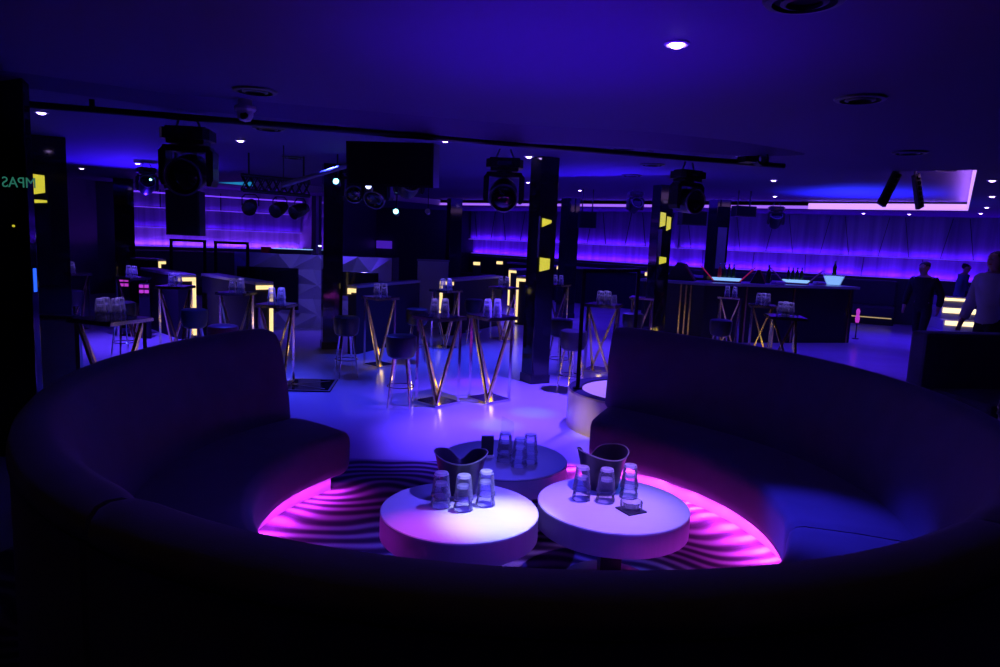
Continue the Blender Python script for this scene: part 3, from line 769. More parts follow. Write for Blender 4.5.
# ------------------------------------------------------------------ bar on the right
bar = thing('bar_counter', 'long dark bar counter with gold uprights on the right', 'bar counter', (0, 0, 0))
P = [(2.55, 12.70), (3.50, 12.10), (6.50, 12.95), (6.30, 13.62), (3.62, 12.86), (2.92, 13.30)]
MB().prism(P, 0.0, 1.0).build('body', M['black_satin'], bar, smooth=0)
cx = sum(p[0] for p in P)/6; cy = sum(p[1] for p in P)/6
Q = [(2.49, 12.66), (3.48, 12.02), (6.58, 12.9), (6.36, 13.70), (3.62, 12.94), (2.92, 13.38)]
MB().prism(Q, 1.0, 1.045).build('countertop', M['counter_top'], bar, smooth=0)
for x, y in ((3.22, 12.262), (3.29, 12.218), (3.14, 12.31), (4.3, 12.315), (5.25, 12.585), (6.42, 12.915)):
    MB().box((x, y-0.012, 0.5), (0.03, 0.02, 0.98)).build('gold_upright', M['gold'], bar, smooth=0)
BZ = 1.0455
def ice_tray(label, x, y, rz, w, flare, h, m_edge):
    t = thing('ice_tray', label, 'ice tray', (x, y, BZ), rz, 'lit ice trays on the bar')
    for s in (-1, 1):   # flared side wings
        MB().prism([(s*w/2, 0.03), (s*(w/2+0.02), 0.03), (s*(w/2+flare+0.02), h), (s*(w/2+flare), h)], -0.11, 0.11,
                   Matrix.Rotation(PI/2, 4, 'X')).build('wing', M[m_edge], t, smooth=0)
    MB().box((0, 0, 0.015), (w+0.05, 0.22, 0.03), bevel=0.004).build('base', M[m_edge], t, smooth=0)
    MB().prism([(-w/2+0.01, 0.032), (w/2-0.01, 0.032), (w/2+0.035, 0.078), (-w/2-0.035, 0.078)], -0.10, 0.10, Matrix.Rotation(PI/2, 4, 'X')).build('lit_ice', M['ice_light'], t, smooth=0)
    if m_edge == 'tray_red':
        for s in (-1, 1): MB().bar((s*(w/2+0.01), -0.118, 0.035), (s*(w/2+flare), -0.118, h-0.01), 0.016).build('edge_light', M['red_edge'], t, smooth=0)
    return t
M['red_edge'] = glow('red_edge_light', (0.8, 0.02, 0.08), 0.35)
M['tray_red'] = mat('red_edged_tray', (0.3, 0.02, 0.07), 0.3)
M['tray_brown'] = mat('bronze_tray', (0.5, 0.32, 0.2), 0.35, metal=0.5)
ice_tray('red edged ice tray with bottles near the left end of the bar', 4.02, 12.60, -0.30, 0.44, 0.24, 0.29, 'tray_red')
for k in range(4):
    bottle(3.90+0.09*k, 12.64+0.02*k, BZ+0.08, ('pink topped bottle leftmost in the red edged tray', 'second pink topped bottle in the red edged tray', 'third pink topped bottle in the red edged tray', 'rightmost pink topped bottle in the red edged tray')[k], 'bottles in the red tray', 'red' if k < 1 else 'bottle_dark', 0.85)
ice_tray('bronze V-shaped ice tray with green bottles at the middle of the bar', 5.42, 12.98, -0.38, 0.40, 0.25, 0.29, 'tray_brown')
for k in range(4):
    bottle(5.28+0.09*k, 13.0+0.02*k, BZ+0.08, ('leftmost green bottle in the bronze ice tray', 'second green bottle from the left in the bronze tray', 'third green bottle from the left in the bronze tray', 'rightmost green bottle in the bronze ice tray')[k], 'bottles in the bronze tray', 'bottle_dark', 0.78)
t = thing('card_stand', 'dark triangular stand beside the red edged ice tray', 'stand', (4.60, 12.66, BZ), -0.3)
MB().prism([(-0.13, 0), (0.13, 0), (0.02, 0.24), (-0.02, 0.24)], -0.06, 0.06, Matrix.Rotation(PI/2, 4, 'X')).build('panel', M['black_satin'], t, smooth=0)
MB().bar((0.03, -0.065, 0.24), (0.13, -0.065, 0.015), 0.02).build('edge_trim', M['tray_red'], t, smooth=0)
t = thing('equipment_case', 'black tilted case at the left end of the bar', 'case', (3.28, 12.66, BZ), -0.45)
MB().prism([(-0.32, 0), (0.2, 0), (0.0, 0.30), (-0.12, 0.32)], -0.12, 0.12, Matrix.Rotation(PI/2, 4, 'X')).build('body', M['black_satin'], t, smooth=0)
MB().bar((0.0, -0.125, 0.30), (0.2, -0.125, 0.02), 0.025).build('edge_trim', M['tray_red'], t, smooth=0)
bottle(4.9, 12.95, BZ, 'tall dark bottle standing between the two ice trays', 'single bottles on the bar', 'bottle_dark', 1.15)
# clear lit ice bowl with bottle
t = thing('ice_bowl', 'clear lit ice bowl near the right end of the bar', 'ice bowl', (6.22, 13.2, BZ), -0.44)
MB().lathe([(0, 0), (0.17, 0), (0.27, 0.2), (0.262, 0.2), (0.163, 0.01), (0, 0.01)], 4, mtx=Matrix.Rotation(PI/4, 4, 'Z')).build('bowl', M['glass_far'], t, smooth=0)
MB().lathe([(0, 0.012), (0.155, 0.012), (0.235, 0.165), (0, 0.175)], 4, mtx=Matrix.Rotation(PI/4, 4, 'Z')).build('lit_ice', M['ice_light'], t, smooth=0)
bottle(6.22, 13.2, BZ+0.178, 'bottle standing in the clear lit ice bowl', 'single bottles on the bar', 'bottle_dark', 0.95)
for k, (x, y, w, lab) in enumerate(((4.98, 12.66, 0.2, 'pale folded cloth lying left of the bronze tray on the bar'), (5.90, 13.06, 0.18, 'pale folded cloth lying left of the clear ice bowl'))):
    tag(MB().box((0, 0, 0.03), (w, 0.2, 0.06), bevel=0.02).build('folded_cloth', M['pink_cloth'], smooth=60), lab, 'cloth', 'folded cloths on the bar').location = (x, y, BZ)
# pink lamps near the bar end
for x, y, lab in ((6.95, 13.6, 'pink table lamp beside the right end of the bar'), (6.6, 8.0, 'pink lamp behind the booth at the right frame edge')):
    t = thing('table_lamp', lab, 'lamp', (x, y, 0), 0, 'pink lamps on the right')
    MB().cyl((0, 0, 0), 0.1, 0.02, 20).build('base', M['black_satin'], t)
    MB().cyl((0, 0, 0.02), 0.02, 0.38, 10).build('stem', M['black_satin'], t)
    MB().lathe([(0, 0.40), (0.05, 0.40), (0.07, 0.50), (0.045, 0.60), (0.06, 0.68), (0.03, 0.74), (0, 0.74)], 20).build('lamp_shade', M['pink_lamp'], t)
    t.scale = (0.6, 0.6, 0.8)

# lit steps on the right
stp = thing('lit_steps', 'short flight of steps with warm lit nosings on the right', 'steps', (9.1, 13.6, 0), -0.3)
for k in range(4):
    z = (0.21, 0.42, 0.64, 0.84)[k]; y0 = -0.35+0.45*k; w = (0.9, 0.78, 0.66, 0.52)[k]
    s = MB().box((0, y0+0.9-0.225*k, z/2), (w, 1.8-0.45*k, z)).build('step', M['step'], stp, smooth=0)
    if k: MB().box((0, y0-0.012, z-0.05), (w*0.92, 0.02, (0, 0.085, 0.10, 0.05)[k])).build('light_strip', M['step_led'], s, smooth=0)

# second sofa on the right
sf = thing('banquette', 'dark straight sofa back cut by the right frame edge', 'sofa', (4.02, 6.55, 0), 0.14)
MB().box((1.4, 0.11, 0.55), (2.8, 0.22, 0.78), bevel=0.035).build('backrest', M['velvet'], sf, smooth=0)
MB().box((1.45, -0.36, 0.29), (2.7, 0.70, 0.26), bevel=0.04).build('seat', M['velvet'], sf, smooth=0)
MB().box((1.4, -0.25, 0.08), (2.7, 0.7, 0.16)).build('plinth', M['plinth'], sf, smooth=0)
low = thing('low_table', 'low drum table at the right frame edge before the straight sofa', 'table', (4.32, 5.3, 0), 0)
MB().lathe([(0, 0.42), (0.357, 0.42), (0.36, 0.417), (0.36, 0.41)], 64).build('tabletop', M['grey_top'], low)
MB().lathe([(0.36, 0.41), (0.36, 0.305), (0.354, 0.30), (0, 0.30)], 64).build('drum_band', M['brushed'], low)
MB().box((0, 0, 0.155), (0.10, 0.10, 0.29)).build('pedestal', M['black_satin'], low, smooth=0)
MB().cyl((0, 0, 0), 0.22, 0.015, 32).build('foot_plate', M['black_satin'], low)
tumbler(4.06, 5.5, 0.42, 'lower upside-down tumbler on the low table at the right frame edge', 'tumblers at the right edge')
tumbler(4.06, 5.5, 0.468, 'upper upside-down tumbler on the low table at the right frame edge', 'tumblers at the right edge')

# ------------------------------------------------------------------ ceiling fittings
def downlight(x, y, label, big=False, z=CZ):
    t = thing('downlight', label, 'ceiling light', (x, y, z), 0, 'recessed ceiling downlights')
    r = 0.045
    MB().lathe([(r*0.8, 0.0), (r*1.25, 0.0), (r*1.3, -0.006), (r*1.1, -0.012), (r*0.8, -0.008)], 32).build('trim_ring', M['white_plastic'], t)
    MB().lathe([(0, -0.024), (r*0.45, -0.021), (r*0.8, -0.008), (r*0.8, 0.0), (0, 0)], 24).build('lens', M['dl_big' if big else 'dl'], t)
downlight(0.76, 3.39, 'brightest recessed downlight in the near ceiling above the low tables', True)
DL = [(-0.61, 7.0, 'downlight just right of the hanging black speaker'), (0.24, 8.03, 'downlight left of the top of the middle column'),
 (-2.86, 7.68, 'downlight below the white dome camera'), (-4.08, 6.29, 'downlight beside the lettered column top'),
 (-7.49, 12.58, 'downlight right of the column with yellow reflections, over the dark left wall'), (-5.72, 11.07, 'downlight left of the big moving head, nearest it'),
 (-6.79, 14.06, 'downlight low left of the big moving head near the lounge wall'), (-4.84, 12.53, 'downlight above the cyan cove right of the big moving head'),
 (-0.66, 10.31, 'downlight left of the middle moving head'), (1.46, 9.66, 'downlight right of the middle column'),
 (1.33, 12.85, 'downlight right over the slim column behind the middle one'), (3.57, 9.57, 'upper one of two downlights right of the rail end'),
 (4.65, 12.34, 'lower one of two downlights right of the rail end'), (2.62, 8.14, 'downlight right under the ceiling projector'),
 (5.74, 8.48, 'nearest downlight right of the ceiling tray'), (7.2, 10.59, 'second downlight right of the ceiling tray'),
 (8.66, 12.84, 'third downlight right of the ceiling tray'), (9.72, 14.57, 'farthest downlight right of the ceiling tray'),
 (8.2, 16.3, 'left one of two downlights over the banquette with gold base'), (9.02, 15.9, 'right one of two downlights over the banquette with gold base'),
 (0.35, 11.58, 'downlight just left of the column top at half height')]
def in_tray(x, y):
    ok = True
    for i in range(4):
        a, b = T[i], T[(i+1) % 4]
        if (b[0]-a[0])*(y-a[1])-(b[1]-a[1])*(x-a[0]) < 0: ok = False
    return ok
K = (CZ+0.17-1.65)/(CZ-1.65)      # fittings on the raised tray panel stand a little farther off
for x, y, lab in DL:
    if in_tray(x*K, y*K): downlight(x*K, y*K, lab, z=CZ+0.17)
    else: downlight(x, y, lab)
def vent(x, y, label, r=0.13):
    z = CZ+0.17 if in_tray(x, y) else CZ
    t = thing('air_vent', label, 'air vent', (x, y, z), 0, 'round ceiling air vents')
    MB().lathe([(r, 0), (r+0.02, -0.004), (r+0.01, -0.014), (r-0.015, -0.018), (r-0.02, -0.006), (r-0.02, 0)], 40).build('outer_ring', M['black_satin'], t)
    MB().lathe([(r*0.62, -0.004), (r*0.66, -0.016), (r*0.5, -0.022), (r*0.48, -0.01)], 40).build('inner_ring', M['black_satin'], t)
    MB().lathe([(0, -0.003), (r-0.02, -0.003), (r-0.02, 0), (0, 0)], 32).build('throat', M['black_matte'], t)
for x, y, lab in ((-1.73, 4.92, 'round dark ceiling vent just left above the dome camera'), (2.11, 4.38, 'round dark ceiling vent on the near ceiling, right side'),
 (3.63, 6.51, 'round dark ceiling vent above the hanging V-shaped panels'), (1.08, 2.75, 'round dark ceiling vent cut by the top frame edge'),
 (-2.23, 6.69, 'round vent right below the dome camera'), (-2.75, 9.2, 'round vent between dome camera and hanging speaker, farther back'),
 (1.13, 6.95, 'round vent just behind the green beam dots'), (1.68, 8.3, 'round vent right of the middle column top'),
 (3.16, 10.48, 'round vent beside the green lit moving head'), (5.53, 9.04, 'round vent inside the lit ceiling tray'), (1.7, 9.7, 'small round vent behind the rail, over the podium')):
    vent(x, y, lab)
# dome camera
t = thing('security_camera', 'white dome security camera on the near ceiling', 'camera', (-1.93, 5.28, CZ-0.05))
MB().cyl((0, 0, 0), 0.05, 0.05, 24).build('mount', M['white_plastic'], t)
MB().lathe([(0, 0), (0.075, 0), (0.078, -0.02), (0.066, -0.035), (0, -0.035)], 32).build('base', M['white_plastic'], t)
MB().lathe([(0.058, -0.035), (0.056, -0.07), (0.04, -0.10), (0.0, -0.112)], 32).build('dome', M['white_plastic'], t)
MB().lathe([(0, 0), (0.03, 0), (0.026, 0.012), (0, 0.014)], 20).build('lens', M['black_gloss'], t).matrix_local = Matrix.Translation((0.01, -0.05, -0.075)) @ Matrix.Rotation(math.radians(70), 4, 'X')

# lighting rail
RA, RB = Vector((-3.6, 5.22, 2.475)), Vector((2.69, 6.98, 2.465))
rl = thing('lighting_rail', 'long dark lighting rail pipe crossing under the ceiling', 'lighting rail', (0, 0, 0))
MB().bar(RA, RB, 0.026, seg=12).build('pipe', M['black_satin'], rl)
for k in (0.08, 0.35, 0.62, 0.97):
    p = RA.lerp(RB, k); MB().bar((p.x, p.y, p.z), (p.x, p.y, CZ), 0.02, seg=8).build('hanger', M['black_satin'], rl)
def on_rail(x):
    k = (x-RA.x)/(RB.x-RA.x); return RA.lerp(RB, k)

def moving_head(label, x, y, z, rz, s, tilt, lens=None, drop=0.0, mtl='black_satin'):
    """hanging moving head: clamps, base, yoke, pivoting head"""
    t = thing('moving_head_light', label, 'stage light', (x, y, z), rz, 'hanging moving head lights')
    m = M[mtl]
    for sx in (-0.09, 0.09):
        MB().bar((sx, 0, -0.09-drop), (sx*0.6, 0, 0.0), 0.014).build('hanging_clamp', M['grey_metal'], t, smooth=0)
    zb = -0.09-drop
    mb = MB(); mb.prism([(-0.185, -0.09), (-0.15, -0.14), (0.15, -0.14), (0.185, -0.09), (0.185, 0.09), (0.15, 0.14), (-0.15, 0.14), (-0.185, 0.09)], zb-0.10, zb-0.02)
    mb.prism([(-0.15, -0.08), (0.15, -0.08), (0.15, 0.08), (-0.15, 0.08)], zb-0.02, zb)
    mb.prism([(-0.14, -0.09), (0.14, -0.09), (0.14, 0.09), (-0.14, 0.09)], zb-0.13, zb-0.10)
    bs = mb.build('base', m, t, smooth=0)
    MB().box((0, -0.142, zb-0.06), (0.14, 0.006, 0.04)).build('display', M['black_gloss'], bs, smooth=0)
    MB().cyl((0, 0, zb-0.15), 0.08, 0.04, 24).build('pan_bearing', m, t)
    yk = MB()
    yk.box((0, 0, zb-0.165), (0.36, 0.13, 0.05), bevel=0.015)
    for sx in (-1, 1):
        yk.prism([(sx*0.165, zb-0.15), (sx*0.205, zb-0.19), (sx*0.205, zb-0.40), (sx*0.185, zb-0.45), (sx*0.155, zb-0.45), (sx*0.15, zb-0.18)], -0.075, 0.075, Matrix.Rotation(PI/2, 4, 'X'))
    yk.build('yoke', m, t, smooth=0)
    H = Matrix.Translation((0, 0, zb-0.35)) @ Matrix.Rotation(tilt, 4, 'X')
    hd = MB().lathe([(0, -0.20), (0.09, -0.195), (0.125, -0.15), (0.14, -0.05), (0.142, 0.10), (0.135, 0.155), (0.13, 0.16), (0.118, 0.145), (0, 0.14)], 32).build('lamp_head', m, t)
    hd.matrix_local = H
    fr = MB().lathe([(0.132, 0.15), (0.146, 0.156), (0.146, 0.168), (0.132, 0.172)], 32, close=True).build('lens_ring', M['grey_metal'], hd)
    ln = MB().lathe([(0, 0.146), (0.115, 0.146), (0.09, 0.165), (0, 0.172)], 24).build('lens', M['black_gloss'], hd)
    if lens: MB().cyl((0.05, 0.03, 0.172), 0.022, 0.006, 12).build('indicator_lamp', M[lens], hd)
    t.scale = (s, s, s)
    return t
p = on_rail(-2.45)
moving_head('big black moving head hanging at left below the dome camera', -2.50, 5.62, 2.50, 0.1, 1.0, math.radians(105))
p = on_rail(0.0)
moving_head('black moving head hanging left of the middle column', -0.02, 6.22, 2.42, 0.0, 0.86, math.radians(110))
moving_head('green tinted moving head hanging right of the middle column', 1.70, 6.72, 2.43, 0.5, 0.80, math.radians(95))
moving_head('small far moving head hanging left of the column speaker', -5.55, 11.0, CZ, 0.6, 0.78, math.radians(60), 'lamp_cyan')
moving_head('small moving head hanging in front of the column speaker', -4.62, 10.0, CZ, 0.8, 0.80, math.radians(120))
moving_head('moving head with bright cyan lamp below the silver pipe', -2.02, 9.5, CZ, 0.2, 0.85, math.radians(115))
moving_head('moving head hanging below the left part of the speaker', -1.62, 9.0, CZ, -0.2, 0.95, math.radians(130))
moving_head('moving head hanging below the middle of the speaker', -1.12, 8.2, CZ, 0.3, 0.85, math.radians(70))
moving_head('small far moving head in front of the curtain wall right of middle column', 2.55, 14.0, CZ+0.17, 0.2, 0.8, math.radians(60))
moving_head('small far moving head with red dot before the right curtain wall', 5.33, 14.0, CZ, -0.2, 0.8, math.radians(40))
# lamps (small cyan/white spots) hanging among the fixtures
for x, y, z, m, lab in ((-2.05, 8.6, 2.25, 'lamp_cyan', 'bright cyan spot lamp by the silver pipe'), (-1.46, 9.5, 1.95, 'lamp_cyan', 'cyan spot lamp under the hanging speaker'),
                        (-1.60, 8.3, 2.19, 'lamp_white', 'tiny white spot lamp left of the speaker bottom'), (-1.45, 13.3, 2.10, 'white_plastic', 'pale spot housing below the far cove')):
    t = thing('spot_lamp', lab, 'spot lamp', (x, y, z), 0, 'small hanging spot lamps')
    R9 = Matrix.Rotation(math.radians(75), 4, 'X')
    MB().lathe([(0, -0.12), (0.035, -0.11), (0.05, 0.0), (0.052, 0.02), (0.044, 0.015), (0, 0.01)], 20).build('housing', M['black_satin'] if m != 'white_plastic' else M[m], t).matrix_local = R9
    MB().cyl((0, 0, 0.011), 0.034, 0.006, 16).build('lens', M[m], t).matrix_local = R9
    MB().bar((0, 0.06, 0.02), (0, 0.06, (CZ+(0.17 if in_tray(x, y) else 0))-z), 0.016).build('stem', M['black_satin'], t, smooth=0)
# silver pipe
t = thing('ceiling_pipe', 'slanting silver pipe left of the hanging black speaker', 'pipe', (0, 0, 0))
MB().bar((-2.52, 8.0, 2.14), (-1.70, 8.0, 2.42), 0.028, seg=12).build('pipe', M['grey_metal'], t)
MB().bar((-1.72, 8.0, 2.41), (-1.72, 8.0, CZ), 0.012, seg=8).build('hanger', M['black_satin'], t)
MB().bar((-2.50, 8.0, 2.145), (-2.50, 8.0, CZ), 0.006, seg=6).build('hanger', M['black_satin'], t)
# lattice truss
t = thing('lattice_truss', 'dark lattice lighting truss hanging over the faceted booth', 'truss', (0, 0, 0))
A, B = Vector((-3.30, 8.9, 2.20)), Vector((-2.50, 9.10, 2.17))
d = (B-A).normalized(); n = Vector((-d.y, d.x, 0))
for k, (oy, oz) in enumerate(((-0.11, -0.08), (0.11, -0.08), (-0.11, 0.10), (0.11, 0.10))):
    MB().bar(A+n*oy+Vector((0, 0, oz)), B+n*oy+Vector((0, 0, oz)), 0.018, seg=8).build('chord', M['black_satin'], t)
for oy in (-0.11, 0.11):
    mb = MB()
    for i in range(9):
        a = A.lerp(B, i/9); b = A.lerp(B, (i+1)/9)
        mb.bar(a+n*oy+Vector((0, 0, -0.08)), b+n*oy+Vector((0, 0, 0.10)), 0.009, seg=6); mb.bar(a+n*oy+Vector((0, 0, 0.10)), b+n*oy+Vector((0, 0, -0.08)), 0.009, seg=6)
    mb.build('lacing', M['black_satin'], t)
for k in (0.1, 0.9):
    p = A.lerp(B, k); MB().bar((p.x, p.y, p.z+0.1), (p.x, p.y, CZ), 0.012, seg=6).build('hanger', M['black_satin'], t)
for k, lab in ((0.12, 'par can hanging at the left end of the lattice truss'), (0.55, 'par can hanging at the middle of the lattice truss'), (0.85, 'par can hanging at the right end of the lattice truss')):
    p = A.lerp(B, k)
    c = thing('par_can_light', lab, 'stage light', (p.x, p.y, p.z-0.115), 0.3-k, 'par cans under the truss')
    R9 = Matrix.Translation((0, -0.02, -0.16)) @ Matrix.Rotation(math.radians(110), 4, 'X')
    MB().lathe([(0, -0.14), (0.06, -0.13), (0.085, -0.02), (0.088, 0.1), (0.078, 0.095), (0, 0.06)], 24).build('housing', M['black_satin'], c).matrix_local = R9
    MB().tube([(-0.1, 0, -0.15), (-0.1, 0, -0.05), (-0.06, 0, -0.01), (0.06, 0, -0.01), (0.1, 0, -0.05), (0.1, 0, -0.15)], 0.008, 6).build('hanging_bracket', M['black_satin'], c)

def speaker(label, x, y, z, w, d, h, rz, tilt=0.0, top=None):
    t = thing('hanging_speaker', label, 'speaker', (x, y, z), rz, 'black boxes hung from the ceiling')
    rot = Matrix.Rotation(tilt, 4, 'X')
    MB().prism([(-w/2, -d/2), (w/2, -d/2), (w/2*0.92, d/2), (-w/2*0.92, d/2)], -h/2, h/2).build('cabinet', M['black_satin'], t, smooth=0).matrix_local = rot
    MB().box((0, -d/2-0.005, 0), (w-0.04, 0.012, h-0.04), bevel=0.003).build('grille', M['black_matte'], t, smooth=0).matrix_local = rot
    cz = top if top is not None else CZ
    for s in (-1, 1): MB().bar((s*w*0.3, 0, h/2*0.9), (s*w*0.3, 0, cz-z), 0.02).build('hanger', M['black_satin'], t, smooth=0)
    return t
speaker('large black speaker hanging from the rail at centre left', -0.95, 6.10, 2.235, 0.74, 0.36, 0.36, -0.12, 0.08, 2.42)
speaker('tall dark column speaker hung in front of the lounge wall', -3.64, 8.1, 1.79, 0.36, 0.3, 0.5, 0.15)
speaker('black monitor box hung below the green tinted moving head', 3.42, 13.0, 2.17, 0.5, 0.2, 0.26, 0.25, top=CZ+0.17)
speaker('small dark speaker hung right of the slim far column', 1.72, 14.9, 2.12, 0.36, 0.25, 0.34, 0.1, top=CZ+0.17)
speaker('dark speaker hung left of the grey faced column', 4.55, 13.6, 2.36, 0.42, 0.22, 0.2, 0.2, top=CZ+0.17)
# projector
pj = thing('ceiling_projector', 'small projector with ringed lens hanging near the right rail end', 'projector', (2.22, 6.70, 2.50), 0.2)
MB().box((0.05, 0.05, 0), (0.13, 0.16, 0.09), bevel=0.01).build('case', M['black_satin'], pj, smooth=0)
MB().lathe([(0.022, 0), (0.036, 0), (0.036, 0.03), (0.022, 0.03)], 24, close=True).build('lens_ring', M['white_plastic'], pj).matrix_local = Matrix.Translation((-0.09, 0.0, 0.03)) @ Matrix.Rotation(PI/2, 4, 'X')
MB().cyl((0, 0, 0), 0.022, 0.02, 20).build('lens', M['black_gloss'], pj).matrix_local = Matrix.Translation((-0.09, 0.0, 0.03)) @ Matrix.Rotation(PI/2, 4, 'X')
MB().bar((-0.11, 0.02, 0.03), (0.13, 0.05, 0.03), 0.03).build('bracket', M['black_satin'], pj, smooth=0)
MB().bar((0.05, 0.05, 0.04), (0.05, 0.05, CZ-2.50), 0.02).build('hanger', M['black_satin'], pj, smooth=0)
MB().lathe([(0.045, -0.05), (0.06, -0.05), (0.06, 0.05), (0.045, 0.05)], 24, close=True).build('lamp_barrel', M['black_satin'], pj).matrix_local = Matrix.Translation((0.15, 0.0, -0.01)) @ Matrix.Rotation(PI/2, 4, 'X')
# hanging V-shaped panels
for x, y, lean, lab, rz in ((4.36, 8.0, -0.42, 'left slanting black LED panel hung under the ceiling tray edge', 0.2), (4.58, 8.05, 0.40, 'right slanting black LED panel hung under the ceiling tray edge', 0.5)):
    t = thing('led_batten', lab, 'stage light', (x, y, CZ), rz, 'hanging V-shaped panels')
    Rm = Matrix.Rotation(-lean, 4, 'Y')
    MB().box((0, 0, -0.22), (0.10, 0.05, 0.40), bevel=0.008).build('case', M['black_satin'], t, smooth=0).matrix_local = Rm
    mb = MB()
    for k in range(6): mb.cyl((0, 0, 0), 0.024, 0.012, 14, mtx=Matrix.Translation((0, -0.026, -0.06-0.062*k)) @ Matrix.Rotation(PI/2, 4, 'X'))
    mb.build('lens_row', M['black_gloss'], t).matrix_local = Rm
    MB().bar((0, 0, -0.05), (0, 0, 0.0 if not in_tray(x, y) else 0.17), 0.02).build('hanger', M['grey_metal'], t, smooth=0)
# green beam dots: tiny laser module on the ceiling beam
t = thing('laser_unit', 'small green glowing laser unit on the ceiling beam', 'laser', (1.28, 6.42, 2.50), 0.2)
MB().box((0, 0.02, 0), (0.05, 0.05, 0.045), bevel=0.005).build('case', M['black_satin'], t, smooth=0)
MB().cyl((0, 0, 0), 0.012, 0.006, 12).build('aperture', M['green_dot'], t).matrix_local = Matrix.Translation((0, -0.006, 0)) @ Matrix.Rotation(PI/2, 4, 'X')

# ------------------------------------------------------------------ people
def skin_obj(name, V, E, m, parent, sub=1, root=0):
    me = bpy.data.meshes.new(name)
    names = list(V); idx = {k: i for i, k in enumerate(names)}
    me.from_pydata([V[k][0] for k in names], [(idx[a], idx[b]) for a, b in E], [])
    me.materials.append(m)
    o = bpy.data.objects.new(name, me); COL.objects.link(o); o.parent = parent
    sk = o.modifiers.new('Skin', 'SKIN'); sk.use_smooth_shade = True
    for i, k in enumerate(names):
        r = V[k][1]; r = (r, r) if not isinstance(r, tuple) else r
        me.skin_vertices[0].data[i].radius = r; me.skin_vertices[0].data[i].use_root = (i == root)
    sb = o.modifiers.new('Sub', 'SUBSURF'); sb.levels = sub; sb.render_levels = sub
    return o
def person(label, loc, rz, h, shirt, trousers, lean=0.0, stride=0.12, reach=0.0, arm=0.15):
    """figure facing local -Y, about 1.75 m before scaling"""
    t = thing('person', label, 'person', loc, rz, 'people by the steps')
    s = h/1.75
    def Y(z): return -math.sin(lean)*max(0, z-0.92)
    def Z(z): return z if z < 0.92 else 0.92+(z-0.92)*math.cos(lean)
    P = lambda x, y, z: (x, y+Y(z), Z(z))
    V = {'pel': (P(0, 0, 0.94), (0.15, 0.11)), 'waist': (P(0, 0, 1.08), (0.135, 0.10)), 'chest': (P(0, -0.01, 1.30), (0.165, 0.115)),
         'sh': (P(0, 0.0, 1.43), (0.12, 0.085)), 'neck': (P(0, -0.01, 1.50), 0.055), 'jaw': (P(0, -0.03, 1.565), (0.065, 0.075)), 'head': (P(0, -0.02, 1.645), (0.078, 0.098)), 'top': (P(0, -0.01, 1.71), (0.06, 0.075)),
         'nose': (P(0, -0.125, 1.625), 0.014)}
    E = [('pel', 'waist'), ('waist', 'chest'), ('chest', 'sh'), ('sh', 'neck'), ('neck', 'jaw'), ('jaw', 'head'), ('head', 'top'), ('head', 'nose')]
    arms = {}
    for q, n in ((-1, 'l'), (1, 'r')):
        k = stride*q
        V['hip'+n] = ((0.09*q, 0, 0.88), 0.095); V['kn'+n] = ((0.10*q, -0.05-k*0.5, 0.50), 0.062); V['an'+n] = ((0.10*q, 0.02-k, 0.09), 0.042); V['toe'+n] = ((0.105*q, -0.13-k, 0.035), 0.034)
        E += [('pel', 'hip'+n), ('hip'+n, 'kn'+n), ('kn'+n, 'an'+n), ('an'+n, 'toe'+n)]
        f = reach if q > 0 else 0.0
        V['s'+n] = (P(0.185*q, 0, 1.41), 0.058)
        V['el'+n] = (P((0.24+arm*0.2)*q, 0.03-f*0.15+k*0.4, 1.13), 0.043)
        V['wr'+n] = (P((0.25+arm*0.1)*q, -0.07-f*0.45+k*0.5, 0.90+f*0.2), 0.030)
        w = Vector((V['wr'+n][0])); dirn = (w-Vector(V['el'+n][0])).normalized()
        pm = w+dirn*0.07; V['pa'+n] = (tuple(pm), (0.034, 0.018))
        E += [('sh', 's'+n), ('s'+n, 'el'+n), ('el'+n, 'wr'+n), ('wr'+n, 'pa'+n)]
        for j in range(4):
            a = pm+dirn*0.035+Vector((0, (j-1.5)*0.018, 0)); b = a+dirn*(0.035+0.006*(1.5-abs(j-1.5)))+Vector((-0.012*q, 0, 0))
            V['f%s%d' % (n, j)] = (tuple(a), 0.0085); V['g%s%d' % (n, j)] = (tuple(b), 0.007); E += [('pa'+n, 'f%s%d' % (n, j)), ('f%s%d' % (n, j), 'g%s%d' % (n, j))]
        th = w+dirn*0.03+Vector((-0.01*q, -0.04, 0)); V['t'+n] = (tuple(th), 0.009); V['u'+n] = (tuple(th+dirn*0.03), 0.008); E += [('wr'+n, 't'+n), ('t'+n, 'u'+n)]
    for q, n in ((-1, 'l'), (1, 'r')):
        V['ear'+n] = (P(0.088*q, 0.0, 1.635), (0.012, 0.022)); E.append(('head', 'ear'+n))
    body = skin_obj('body', V, E, M['skin'], t)
    g = lambda keys, dr: {k: (V[k][0], tuple(x+dr for x in (V[k][1] if isinstance(V[k][1], tuple) else (V[k][1],)*2))) for k in keys}
    sk = ['chest', 'waist', 'pel', 'sh', 'sl', 'ell', 'wrl', 'sr', 'elr', 'wrr']
    sv = g(sk, 0.026); sv['hem'] = ((0, 0, 0.86), (0.19, 0.155))
    top = skin_obj('shirt', sv, [('hem', 'pel'), ('pel', 'waist'), ('waist', 'chest'), ('chest', 'sh'), ('sh', 'sl'), ('sl', 'ell'), ('ell', 'wrl'), ('sh', 'sr'), ('sr', 'elr'), ('elr', 'wrr')], M[shirt], t)
    tr = skin_obj('trousers', g(['pel', 'waist', 'hipl', 'knl', 'anl', 'hipr', 'knr', 'anr'], 0.006), [('pel', 'waist'), ('pel', 'hipl'), ('hipl', 'knl'), ('knl', 'anl'), ('pel', 'hipr'), ('hipr', 'knr'), ('knr', 'anr')], M[trousers], t)
